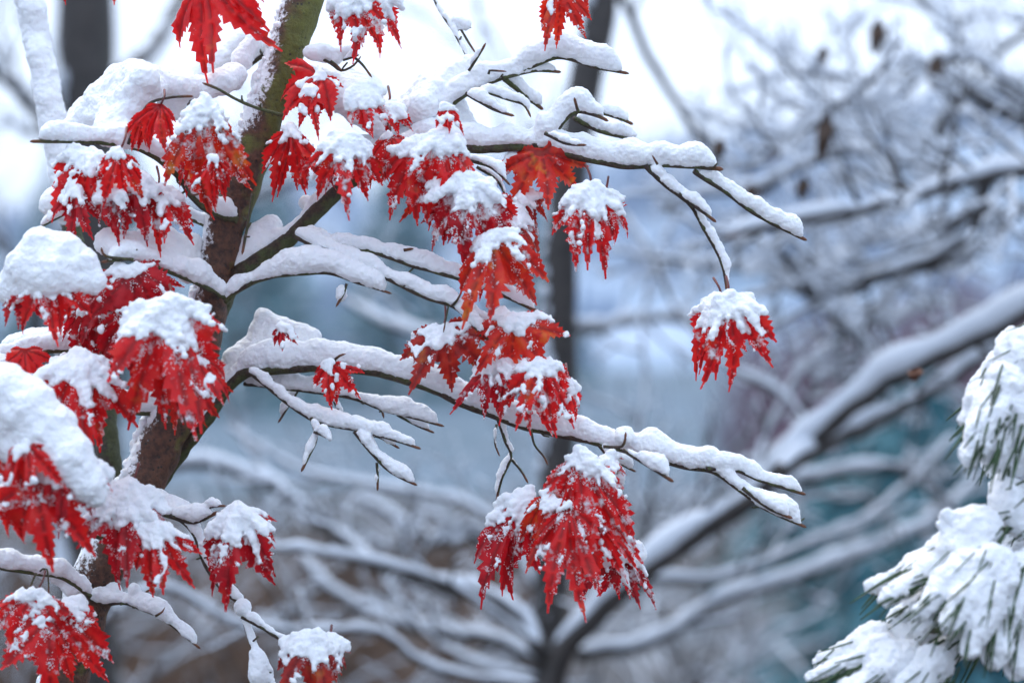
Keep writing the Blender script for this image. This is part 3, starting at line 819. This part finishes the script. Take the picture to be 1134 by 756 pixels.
leaf(98, 335, 92, 395, .0, 62, -10, .7, .8, .2, 9, .2, 2, .12)
leaf(188, 335, 214, 482, -.07, 66, 12, .70, .7, .42, 15, .22, 0, .12, zb=2.18)
leaf(212, 392, 246, 442, -.06, 64, 30, .75, .7, .08, 8, .10, 0, .10, zb=2.18)
leaf(190, 385, 200, 470, -.05, 66, 0, .7, .8, .2, 10, .15, 0, .10, zb=2.18)
leaf(88, 396, 104, 498, -.06, 64, 8, .72, .8, .44, 15, .22, 0, .12)
leaf(105, 415, 134, 440, -.05, 62, 28, .75, .8, .28, 11, .16, 0, .1)
leaf(28, 388, 34, 432, -.03, 66, 0, .9, .6, .0, 9, -.05, 0)
leaf(12, 460, 22, 540, -.10, 62, 0, .9, .8, .35, 12, .25, 0, .12, zb=2.16)
leaf(70, 510, 94, 568, -.11, 60, 20, .8, .9, .40, 12, .30, 2, .12, zb=2.16)
leaf(28, 490, 36, 552, -.125, 66, -5, .8, .8, .12, 8, .12, 0, .08, zb=2.16)
leaf(40, 535, 50, 622, -.10, 68, 0, .95, .6, .10, 10, .08, 0, .10, zb=2.16)
leaf(20, 545, 4, 596, -.08, 62, -20, .8, .8, .36, 12, .2, 0, .1, zb=2.16)
leaf(110, 520, 112, 556, -.08, 58, 15, .7, 1.0, .6, 14, .3, 1, .1, zb=2.16)
leaf(142, 540, 150, 632, -.05, 64, 0, .68, .9, .48, 14, .3, 2, .14)
leaf(165, 580, 182, 652, -.06, 64, 12, .6, .8, .42, 10, .14, 0, .12)
leaf(40, 655, 32, 742, -.06, 66, -10, .75, .8, .16, 10, .34, 0, .2, stalk=(50, 632))
leaf(60, 675, 70, 762, -.06, 66, 10, .72, .8, .16, 9, .25, 0, .16)
leaf(75, 668, 94, 710, -.05, 62, 25, .65, .8, .3, 10, .22, 0, .14)
leaf(262, 562, 250, 660, -.03, 64, -12, .62, .9, .50, 13, .26, 2, .16)
leaf(270, 570, 302, 602, -.02, 64, 32, .62, .7, .28, 10, .12, 0, .12)
leaf(345, 705, 350, 775, -.05, 60, 0, .8, .9, .36, 12, .25, 3, .14)
leaf(360, 712, 378, 742, -.04, 60, 25, .7, .9, .50, 13, .28, 3, .14)
leaf(330, 712, 312, 745, -.04, 60, -25, .7, .9, .42, 12, .2, 3, .14)

for a_ in [(160, 300, 168, 352, .01), (112, 300, 120, 350, .01), (130, 360, 126, 410, .0), (100, 350, 108, 410, .02), (205, 400, 228, 470, -.05), (200, 360, 182, 430, -.03),
           (120, 185, 112, 240, .0), (480, 190, 474, 248, .03), (535, 300, 530, 332, .02), (334, 160, 330, 205, .05), (60, 430, 66, 470, .0), (432, 150, 428, 196, .01), (500, 215, 494, 268, .02), (410, 160, 408, 205, .03), (70, 395, 76, 450, .0), (180, 345, 172, 420, -.03), (545, 215, 552, 268, .0)]:
    leaf(*a_[:4], a_[4], 66, random.uniform(-25, 25), random.uniform(.6, .85), .8, .10, 8, random.uniform(.05, .22), random.choice((0, 0, 2, 1)), .05)
# ------------------------------------------------------------------ snow-laden pine at the right edge
pb = Vector((P(1420, 700, 2.05).x, 2.05, 0)); pb.z = gh(pb.x, pb.y)
pine = empty('pine_tree', pb, 'young pine at the right edge, its long needles buried in heavy snow', 'pine tree')
pz = 2.06
mb = MB(); tube(mb, pxpath([(1420, 2100), (1420, 1500), (1410, 900), (1405, 300), (1400, -150)], 28, 12, pz, pz, .02), 16, .1)
rel(mb.build('trunk', M_PTWIG, pine))
LOBES = [
 # upper bough
 (1165, 395, 1100, 425, 36, 26, 0), (1125, 415, 1080, 492, 26, 15, -.02), (1112, 440, 1068, 522, 22, 10, -.03), (1140, 430, 1098, 525, 26, 13, -.02),
 (1150, 450, 1118, 538, 24, 13, 0), (1100, 425, 1066, 478, 18, 9, 0), (1165, 480, 1140, 545, 24, 14, .02), (1180, 370, 1130, 392, 30, 20, 0), (1190, 500, 1160, 570, 34, 26, .03), (1150, 520, 1120, 575, 26, 18, .03), (1130, 540, 1105, 582, 24, 18, .02), (1060, 650, 985, 700, 22, 14, .02), (1100, 670, 1030, 742, 26, 15, .03), (1160, 545, 1125, 640, 36, 30, .06), (1150, 640, 1110, 730, 34, 26, .06), (1095, 610, 1050, 690, 26, 20, .05), (1120, 440, 1110, 545, 26, 20, .05), (1060, 690, 1000, 760, 26, 18, .05), (1120, 395, 1076, 452, 20, 11, .03),
 # lower bough
 (1150, 560, 1095, 578, 34, 26, 0), (1105, 575, 1040, 625, 26, 14, -.02), (1085, 590, 1000, 648, 22, 10, -.01), (1060, 605, 956, 660, 16, 6, 0), (1075, 610, 972, 672, 18, 7, -.02),
 (1095, 612, 1012, 690, 22, 10, -.04), (1110, 615, 1045, 705, 22, 11, -.05), (1120, 615, 1068, 735, 22, 11, -.05), (1135, 620, 1095, 750, 22, 12, -.04), (1150, 610, 1122, 760, 24, 13, -.03), (1170, 600, 1150, 760, 26, 14, -.02),
 (1062, 590, 1045, 568, 8, 6, -.02), (1056, 586, 1036, 582, 6, 4, -.02),
 # lowest bough
 (1040, 690, 960, 728, 20, 14, .02), (990, 705, 900, 745, 20, 9, .02), (1000, 720, 888, 754, 18, 6, .0), (1020, 720, 930, 775, 20, 10, -.01), (1050, 725, 985, 790, 20, 12, -.02)]
twigs = [[(1410, 420), (1300, 385), (1180, 385), (1110, 420)], [(1408, 560), (1300, 545), (1180, 555), (1100, 590)], [(1408, 760), (1250, 700), (1120, 680), (1030, 700)]]
rnd = random.Random(33)
groups = [range(0, 11), range(11, 32), range(32, 37)]
for tw, g in zip(twigs, groups):
    mb = MB(); tube(mb, pxpath(tw, 9, 3, pz, pz, .006, .3), 10, .12)
    bo = mb.build('bough', M_PTWIG, pine); rel(bo)
    sm = MB()
    for gi in g:
        ax, ay, bx, by, ra, rb, dz = LOBES[gi]
        A, B_ = P(ax, ay, pz + dz), P(bx, by, pz + dz * 1.6)
        lift = UP * px((ra + rb) * .16)
        lobe(sm, A + lift, B_ + lift, px(ra * 1.18), px(rb * 1.15))
        if ra < 9: continue
        nm = MB(); d = (B_ - A)
        for q in range(18):
            st = A + d * rnd.uniform(-.05, .55) + Vector((rnd.uniform(-1, 1), rnd.uniform(-1, .4), rnd.uniform(-.9, .2))) * px(ra * .75)
            dirv = (d.normalized() + Vector((rnd.uniform(-.34, .34), rnd.uniform(-.40, .2), rnd.uniform(-.40, .20)))).normalized()
            l = min(d.length * rnd.uniform(.40, .65), px(rnd.uniform(40, 75)))
            bend = Vector((0, 0, -l * rnd.uniform(.02, .12)))
            w = px(rnd.uniform(.9, 1.7))
            pth = [(st, w), (st + dirv * l * .5 + bend * .25, w), (st + dirv * l + bend, w * .35)]
            tube(nm, catmull(pth, .01), 4, 0, False)
        for q in range(4):                       # needles breaking through the front of the snow
            t = rnd.uniform(.1, .95); rr = px(ra + (rb - ra) * t) * 1.12
            an = rnd.uniform(-.9, .9)
            sd_ = d.cross(Vector((0, 1, 0))).normalized()
            st = A + lift + d * t + Vector((0, -1, 0)) * rr * math.cos(an) * .97 + sd_ * rr * math.sin(an) * .97
            dirv = (d.normalized() + Vector((rnd.uniform(-.3, .3), rnd.uniform(-.30, .02), rnd.uniform(-.35, .15)))).normalized()
            l = px(rnd.uniform(22, 52)); w = px(rnd.uniform(.7, 1.3))
            tube(nm, catmull([(st - dirv * l * .4, w), (st + dirv * l * .2, w), (st + dirv * l * .6, w * .4)], .01), 4, 0, False)
        rel(nm.build('needle_tuft', M_NEEDLE, bo))
    voxel(sm, 'snow', M_SNOW, bo, .0013, 4, .010, .022, .004, .007, .0026, .0024)

# ------------------------------------------------------------------ out of focus trees behind
def limb(tree, pts, r0, r1, z0, z1, h, side=0, seed=1, slen=(60, 170), label=None, sh=.7):
    """a limb with snow lying along it and random side twigs, all one branch"""
    rnd = random.Random(seed)
    path = pxpath(pts, r0, r1, z0, z1, .03, .6, seed)
    mb = MB(); tube(mb, path, 9, .12, True, 20)
    sm = MB()
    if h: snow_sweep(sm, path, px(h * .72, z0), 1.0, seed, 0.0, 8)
    def grow(p, r, d, l, dep):
        k = 5; pth = [(p, r)]; q = p.copy(); dd = d.copy()
        for i in range(k):
            dd = (dd + Vector((rnd.uniform(-.28, .28), rnd.uniform(-.22, .22), rnd.uniform(-.24, .30)))).normalized()
            q = q + dd * l / k; pth.append((q.copy(), r * (1 - .65 * (i + 1) / k)))
        tube(mb, pth, 5, 0, False)
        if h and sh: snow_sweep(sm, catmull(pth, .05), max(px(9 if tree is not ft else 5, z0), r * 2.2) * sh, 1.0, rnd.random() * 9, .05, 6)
        if dep > 0:
            for i in range(2, k + 1):
                if rnd.random() < .75:
                    p2, r2 = pth[i]
                    d2 = (dd + Vector((rnd.uniform(-.9, .9), rnd.uniform(-.5, .5), rnd.uniform(-.7, .9)))).normalized()
                    grow(p2, r2 * .7, d2, l * rnd.uniform(.4, .65), dep - 1)
    for i in range(side):
        j = rnd.randrange(int(len(path) * .12), len(path))
        p, r = path[j]; t = (path[min(j + 1, len(path) - 1)][0] - path[max(j - 1, 0)][0]).normalized()
        d = (t * rnd.uniform(.2, .9) + Vector((rnd.uniform(-.6, .6), rnd.uniform(-.6, .6), rnd.uniform(-.6, 1.0)))).normalized()
        grow(p, max(min(r * .5, px(5, z0)), px(2.4, z0)), d, px(rnd.uniform(*slen), z0), 2)
    b = mb.build('branch', M_FBARK, tree); rel(b)
    if label: b['label'] = label
    if sm.v:
        o = sm.build('snow', M_FSNOW_SHADED, b); rel(o)
    return b

def trunk_of(tree, pts, r0, r1, z0, z1, frost=0):
    mb = MB(); tube(mb, pxpath(pts, r0, r1, z0, z1, .04, .15, 3), 14, .1, True, 14)
    t = mb.build('trunk', M_FBARK, tree); rel(t)
    if frost:
        path = pxpath(pts, r0, r1, z0, z1, .03); sm = MB(); rnd = random.Random(frost)
        for p, r in path:
            for q in range(3):
                if rnd.random() < .5 and noise.noise(p * 6) > -.15:
                    rr = r * rnd.uniform(.14, .36)
                    a = rnd.uniform(-.9, .9)
                    blob(sm, p + Vector((-math.cos(a) * r, -abs(math.sin(a)) * r, 0)), rr, (1, 1, 1.7))
        rel(sm.build('snow', M_FSNOW_SHADED, t))['kind'] = 'stuff'
    return t

# forked tree whose stem rises behind the middle and whose limbs sweep right and left
z = 4.0
b0 = P(600, 1330, z); b0.z = gh(b0.x, b0.y)
ft = empty('bare_tree', b0, 'dark blurred tree with a straight stem behind the middle and snow-topped limbs sweeping both ways', 'tree')
trunk_of(ft, [(600, 1345), (602, 1000), (606, 760), (612, 640), (617, 480), (620, 400), (621, 280), (640, 140), (662, 20), (680, -120), (700, -300)], 21, 18, z + .3, z + .3, 5)
limb(ft, [(604, 770), (640, 700), (690, 655), (745, 612), (830, 553), (900, 490), (945, 452), (1000, 415), (1060, 388), (1140, 345), (1260, 300)], 12, 8, z, z - .3, 48, 7, 11, (50, 110), 'thick limb sweeping up to the right with a dark underside')
limb(ft, [(860, 525), (935, 482), (1010, 445), (1080, 400), (1120, 360), (1180, 300)], 11, 5, z - .2, z + .2, 24, 6, 12, (50, 110))
limb(ft, [(640, 725), (720, 712), (790, 668), (880, 640), (960, 612), (1040, 572), (1090, 520)], 8, 4, z + .4, z + 1.0, 22, 6, 13)
limb(ft, [(760, 600), (830, 560), (890, 532), (960, 520), (1010, 526), (1045, 556), (1060, 580)], 8, 4, z + .3, z + .8, 20, 6, 14)
limb(ft, [(606, 730), (560, 668), (500, 652), (430, 632), (362, 585), (305, 540), (225, 515), (150, 525)], 10, 5, z, z + .3, 22, 9, 15, (40, 120))
limb(ft, [(606, 740), (560, 712), (510, 704), (430, 688), (362, 650), (330, 610)], 8, 4, z + .2, z + .5, 20, 9, 16, (40, 120))
limb(ft, [(612, 690), (570, 610), (535, 595), (480, 600), (420, 562), (380, 545)], 7, 4, z + .4, z + .7, 20, 9, 17, (40, 120))
limb(ft, [(618, 400), (600, 372), (560, 360), (500, 375), (430, 360), (380, 330)], 6, 3, z + .4, z + 1, 18, 4, 18)
limb(ft, [(622, 360), (660, 365), (730, 352), (800, 365), (850, 350)], 6, 3, z + .4, z + 1.2, 20, 5, 19)
limb(ft, [(625, 230), (600, 190), (560, 150), (540, 60), (520, -40)], 6, 3, z + .5, z + 1, 14, 6, 20)
limb(ft, [(668, -40), (700, 20), (728, 80), (760, 130), (795, 178), (830, 230)], 6, 3.5, z + .3, z + .3, 10, 4, 21, (40, 120))

for i, a_ in enumerate([
    ([(735, 620), (700, 540), (715, 430), (712, 340), (735, 295), (795, 300)], 5, 2.5, .3, .6), ([(905, 490), (870, 440), (800, 400), (745, 335), (725, 285), (690, 240)], 5, 2.5, .0, .4),
    ([(700, 660), (760, 560), (800, 520), (860, 500), (900, 440), (915, 380)], 4.5, 2.5, .2, .3), ([(830, 553), (850, 480), (900, 400), (990, 350), (1060, 330)], 5, 2.5, .0, .5),
    ([(720, 640), (800, 640), (900, 600), (980, 560), (1060, 480)], 5, 2.5, .1, .5), ([(604, 720), (520, 660), (480, 640), (400, 620), (330, 610), (200, 600)], 5, 2.5, -.2, -.4),
    ([(606, 700), (590, 620), (520, 560), (420, 540), (330, 520), (250, 470)], 5, 2.5, .1, .3), ([(600, 760), (480, 740), (420, 700), (350, 700), (260, 690), (180, 650), (110, 690)], 6, 3, -.2, -.3),
    ([(600, 750), (540, 740), (470, 700), (400, 610), (330, 570), (280, 500), (240, 430)], 5, 2.5, .2, .6)]):
    limb(ft, a_[0], a_[1] * .75, a_[2] * .75, z + a_[3], z + a_[4], 14, 7, 200 + i, (50, 120))

# tree standing to the right, outside the frame, its crown filling the upper right
z = 4.0
b1 = P(1330, 1200, z); b1.z = gh(b1.x, b1.y)
rt = empty('bare_tree', b1, 'leafless tree at upper right with many fine snowy twigs and a few brown withered leaves', 'tree')
trunk_of(rt, [(1330, 1200), (1325, 700), (1310, 300), (1290, 0), (1280, -200)], 30, 14, z, z)
limb(rt, [(1305, 260), (1180, 160), (1120, 128), (1060, 92), (1010, 68), (960, 92), (900, 140), (850, 178)], 9, 3.5, z, z - .2, 13, 20, 31, (50, 140))
limb(rt, [(1308, 330), (1180, 200), (1120, 190), (1060, 205), (1000, 222), (930, 238), (860, 248), (800, 262)], 10, 4, z - .2, z - .4, 20, 24, 32, (50, 150))
limb(rt, [(1180, 200), (1105, 180), (1088, 225), (1075, 262), (1030, 288), (980, 305), (920, 325), (860, 318)], 9, 3.5, z - .2, z, 20, 18, 33, (50, 130))
limb(rt, [(1312, 400), (1200, 250), (1130, 120), (1080, 60), (1040, 20), (1000, -30)], 8, 3.5, z + .4, z + .6, 12, 18, 34, (50, 140))
limb(rt, [(1290, 60), (1200, 20), (1130, 40), (1080, 90), (1040, 150), (980, 190), (920, 200)], 6, 3, z + .6, z + .8, 12, 18, 35, (50, 140))
for i, a_ in enumerate([
    ([(1300, 180), (1134, 100), (1060, 62), (990, 108), (930, 122), (870, 150), (822, 200)], 5, 2.5, -.2, .2), ([(1200, 250), (1134, 232), (1080, 280), (1000, 300), (930, 288), (850, 300), (760, 290)], 6, 2.5, .0, .3),
    ([(1088, 225), (1010, 300), (960, 360), (940, 420), (962, 470)], 5, 2.5, .0, .2), ([(930, 238), (860, 260), (900, 330), (965, 400), (990, 470)], 4.5, 2.5, -.3, .3),
    ([(1000, 222), (960, 170), (900, 180), (840, 210), (780, 215), (740, 240)], 4.5, 2.2, -.2, .2), ([(1060, 92), (1040, 150), (1050, 220), (1010, 262), (960, 265)], 4.5, 2.2, .0, .3)]):
    limb(rt, a_[0], a_[1], a_[2], z + a_[3], z + a_[4], 19, 12, 220 + i, (45, 120))
for x, y, l, w, dz in ((971, 40, 40, 9, 0), (909, 62, 22, 7, .1), (913, 152, 55, 9, -.1), (888, 208, 28, 8, 0), (1036, 78, 40, 9, .1), (884, 138, 24, 9, .2), (795, 165, 24, 7, -.3), (830, 215, 26, 8, .1), (1012, 414, 17, 8, -.9)):
    mb = MB(); zz = z - .3 + dz
    a = P(x + 3, y - l * .5, zz); L_ = px(l, zz); W_ = px(w, zz)
    k = 9; v = []; f = []
    for i in range(k + 1):
        t = i / k; ww = W_ * math.sin(math.pi * min(1, t * .92 + .05)) ** .7
        for s in (-1, 0, 1):
            v.append(a + Vector((s * ww + L_ * -.12 * t, (.35 * ww * abs(s)) + .01 * math.sin(t * 9 + s), -L_ * t)))
    for i in range(k):
        for s in (0, 1): f.append((i * 3 + s, i * 3 + s + 1, i * 3 + s + 4, i * 3 + s + 3))
    mb.add(v, f); rel(mb.build('withered_leaf', M_RUST if x == 1012 else M_DRY, rt))

# dark trunk behind the upper left
z = 5.6
b2 = P(95, 1150, z); b2.z = gh(b2.x, b2.y)
lt = empty('bare_tree', b2, 'broad dark blurred trunk at upper left behind the snow-plastered stem', 'tree')
trunk_of(lt, [(105, 1130), (100, 700), (98, 300), (96, 110), (94, 0), (92, -200)], 36, 31, z, z, 9)
limb(lt, [(98, 120), (150, 70), (180, 40), (205, -10), (240, -80)], 11, 6, z, z + .5, 14, 6, 41)
limb(lt, [(98, 200), (60, 150), (20, 100), (-40, 60)], 9, 5, z, z - .3, 16, 8, 42)
limb(lt, [(98, 330), (150, 270), (200, 240), (330, 200), (420, 190)], 8, 4, z + .3, z + 1, 14, 8, 43)
limb(lt, [(99, 480), (60, 420), (20, 300), (-20, 240)], 8, 4, z, z, 16, 8, 44)

# ---- leafless shrubs in the middle distance
def shrub(x, y, height, n, seed, label):
    rnd = random.Random(seed); base = Vector((x, y, gh(x, y)))
    t = empty('shrub', base, label, 'shrub', 'snowy shrubs behind the trees')
    mb = MB(); sm = MB()
    def grow(p, r, d, l, dep):
        k = 5; pth = [(p, r)]; q = p.copy(); dd = d.copy()
        for i in range(k):
            dd = (dd + Vector((rnd.uniform(-.25, .25), rnd.uniform(-.25, .25), rnd.uniform(-.16, .16)))).normalized()
            q = q + dd * l / k; pth.append((q.copy(), max(.0025, r * (1 - .5 * (i + 1) / k))))
        tube(mb, pth, 5, 0, False)
        snow_sweep(sm, catmull(pth, .07), max(.010, r * 1.6), 1.0, rnd.random() * 9, .0, 6)
        if dep > 0:
            for i in range(2, k + 1):
                for q2 in range(1):
                    p2, r2 = pth[i]
                    d2 = (dd * .6 + Vector((rnd.uniform(-1, 1), rnd.uniform(-.8, .8), rnd.uniform(-.5, .8)))).normalized()
                    grow(p2, r2 * .65, d2, l * rnd.uniform(.4, .65), dep - 1)
    for i in range(n):
        a = rnd.uniform(0, 6.28); d = Vector((math.cos(a) * .55, math.sin(a) * .4, 1)).normalized()
        grow(base + Vector((math.cos(a) * .1, math.sin(a) * .1, -.05)), .016 * rnd.uniform(.7, 1.2), d, height * rnd.uniform(.45, .7), 2)
    rel(mb.build('stem', M_FBARK, t)); rel(sm.build('snow', M_FSNOW_SHADED, t))
SH = [(-1.15, 5.6, 1.4, 6, 'low snowy shrub behind the bottom left of the maple'), (-.55, 6.0, 1.35, 6, 'snowy shrub left of the dark stem, below the fan of twigs'),
      (.15, 6.4, 1.3, 6, 'snowy shrub directly behind the hanging leaf cluster'), (.75, 6.2, 1.2, 6, 'snowy shrub under the thick limb right of the middle'),
      (-1.9, 9.5, 1.9, 7, 'tall snowy shrub at the left edge'), (.9, 11, 1.9, 4, 'tall snowy shrub behind the lone dangling leaf')]
for i, (x, y, h, n, lab) in enumerate(SH): shrub(x, y, h, n, 60 + i, lab)

# ---- blue green conifers
def conifer(x, y, height, rad, seed, label, m, group, snowamt=.5, base_h=0.0):
    rnd = random.Random(seed); b = Vector((x, y, base_h))
    t = empty('conifer', b, label, 'conifer', group)
    mb = MB(); tube(mb, [(b, rad * .07), (b + UP * height * .5, rad * .05), (b + UP * height * .97, rad * .012)], 8, .05); rel(mb.build('trunk', M_THICK, t))
    fm = MB(); sm = MB(); n = 1500
    for i in range(n):
        u = rnd.random() ** 1.5; hgt = height * (.04 + .94 * u); rr = rad * (1 - u) ** .85 * (1 + .22 * math.sin(u * 40 + seed))
        a = rnd.uniform(0, 6.283); q = rr * rnd.uniform(.45, 1.05)
        c = b + Vector((math.cos(a) * q, math.sin(a) * q, hgt - q * .25))
        s = rad * rnd.uniform(.07, .15)
        o_ = Vector((math.cos(a), math.sin(a), -.45)) * s; sd2 = Vector((-math.sin(a), math.cos(a), rnd.uniform(-.4, .4))) * s * .55
        fm.add([c - o_ * .4, c + sd2, c + o_, c - sd2, c + UP * s * .35], [(0, 1, 4), (1, 2, 4), (2, 3, 4), (3, 0, 4), (3, 2, 1, 0)])
        if rnd.random() < snowamt * .5:
            blob(sm, c + UP * s * .45, s * .42, (1.2, 1.2, .5))
    rel(fm.build('foliage', m, t, False)); rel(sm.build('snow', M_FSNOW_SHADED, t))['kind'] = 'stuff'
conifer(1.86, 11.0, 1.45, .85, 1, 'squat blue green conifer glimpsed between the right hand limbs', M_SPRUCE, 'blue green conifers', .03, gh(1.86, 11.0))
conifer(2.25, 15.5, 1.25, 1.0, 2, 'small blue green conifer low right, left of the pine', M_SPRUCE, 'blue green conifers', .12, gh(2.25, 15.5))
conifer(2.9, 15.0, 1.1, .8, 3, 'blue green conifer half hidden behind the pine at the right', M_SPRUCE, 'blue green conifers', .15, gh(2.9, 15))
rnd = random.Random(5)
for i, (x, y, h) in enumerate([(-10, 62, 7), (-6.5, 58, 6.4), (-3.0, 64, 7), (-13, 70, 7.5), (0.5, 72, 6), (-8, 78, 8)]):
    conifer(x, y, h, h * .36, 10 + i, ['rounded distant conifer in the row left of the dark stem', 'distant conifer behind the middle shoots', 'distant conifer just left of the dark stem',
            'distant conifer behind the maple trunk', 'distant conifer hidden behind the dark stem', 'farthest distant conifer of the left row'][i], M_SPRUCE2, 'distant conifers on the left', .35, 0)
# far wood on the hill and a brown thicket at its foot, too many to count
mb = MB()
for i in range(1500):
    x = rnd.uniform(-75, 75); y = rnd.uniform(125, 330); h = rnd.uniform(2.0, 5)
    g = hh(x, y); r_ = h * .28
    if noise.noise(Vector((x * .03, y * .03, 2))) < -.05: continue
    v = [Vector((x + r_ * math.cos(k * 1.0472), y + r_ * math.sin(k * 1.0472), g)) for k in range(6)] + [Vector((x, y, g + h))]
    mb.add(v, [(k, (k + 1) % 6, 6) for k in range(6)])
o = mb.build('far_wood', plain('far_wood', (0.16, 0.23, 0.34), .8, .4, .4), None, False); o['kind'] = 'stuff'; o['label'] = 'far snowy wood on the pale hillside'; o['category'] = 'wood'
mb = MB()
for i in range(900):
    x = rnd.uniform(9, 28); y = rnd.uniform(55, 66); h = rnd.uniform(1.8, 3.9) * (.75 + .4 * noise.noise(Vector((x * .3, 0, 0))))
    p0 = Vector((x, y, 0)); d = Vector((rnd.uniform(-.35, .35), rnd.uniform(-.3, .3), 1))
    tube(mb, [(p0, .10), (p0 + d * h * .5, .08), (p0 + d * h + Vector((rnd.uniform(-.4, .4), 0, 0)), .03)], 4, 0, False)
mb = mb
o = mb.build('thicket', plain('thicket', (0.20, 0.15, 0.19), .8, .3, 1), None, False); o['kind'] = 'stuff'; o['label'] = 'brown purple thicket at the foot of the hill on the right'; o['category'] = 'thicket'

mb = MB()
for i in range(1500):
    x = rnd.uniform(2.4, 10); y = rnd.uniform(21, 27); h = rnd.uniform(.7, 1.75)
    p0 = Vector((x, y, gh(x, y))); d = Vector((rnd.uniform(-.5, .5), rnd.uniform(-.3, .3), 1))
    tube(mb, [(p0, .035), (p0 + d * h * .5, .028), (p0 + d * h, .012)], 4, 0, False)
o = mb.build('thicket', plain('mauve_thicket', (0.19, 0.125, 0.165), .8, .3, 1), None, False); o['kind'] = 'stuff'; o['label'] = 'low mauve brown thicket between the thick limb and the pine'; o['category'] = 'thicket'
mb = MB()
for i in range(2600):
    x = rnd.uniform(-3.6, .2); y = rnd.uniform(9.5, 15)
    if noise.noise(Vector((x * .8, y * .5, 3))) < -.12: continue
    h = rnd.uniform(.2, .65); p0 = Vector((x, y, gh(x, y))); d = Vector((rnd.uniform(-.6, .6), rnd.uniform(-.4, .4), 1))
    tube(mb, [(p0, .012), (p0 + d * h * .5, .010), (p0 + d * h + Vector((rnd.uniform(-.1, .1), 0, -.05)), .004)], 3, 0, False)
o = mb.build('dry_grass', plain('dry_grass', (0.140, 0.085, 0.055), .8, .3, 1), None, False); o['kind'] = 'stuff'; o['label'] = 'brown dry grass in the blur at lower left'; o['category'] = 'grass'

# ------------------------------------------------------------------ misty air over the valley
hm = bpy.data.materials.new('misty_air'); hm.use_nodes = True; hn = hm.node_tree.nodes
hn.remove(hn['Principled BSDF']); pv = hn.new('ShaderNodeVolumePrincipled'); pv.inputs['Color'].default_value = (.86, .93, 1, 1); pv.inputs['Density'].default_value = .0008
hm.node_tree.links.new(pv.outputs[0], hn['Material Output'].inputs['Volume'])
mb = MB(); hx, y0, y1, zl, zh = 290, -60, 640, -6, 48
mb.add([Vector((a, b, c)) for c in (zl, zh) for a, b in ((-hx, y0), (hx, y0), (hx, y1), (-hx, y1))], [(3, 2, 1, 0), (4, 5, 6, 7), (0, 1, 5, 4), (1, 2, 6, 5), (2, 3, 7, 6), (3, 0, 4, 7)])
o = mb.build('haze', hm, None, False); o['kind'] = 'stuff'; o['label'] = 'pale wintry mist thickening over the distant hillside'; o['category'] = 'haze'

# ------------------------------------------------------------------ bake the snow modifiers
bpy.context.view_layer.update()
dg = bpy.context.evaluated_depsgraph_get()
new = [(o, bpy.data.meshes.new_from_object(o.evaluated_get(dg))) for o in TODO]
for o, me in new:
    o.modifiers.clear(); o.data = me
    me.polygons.foreach_set('use_smooth', [True] * len(me.polygons))
    if not me.materials: me.materials.append(M_SNOW)
print('SNOW FACES', sum(len(m.polygons) for _, m in new), 'LEAVES', LC[0])
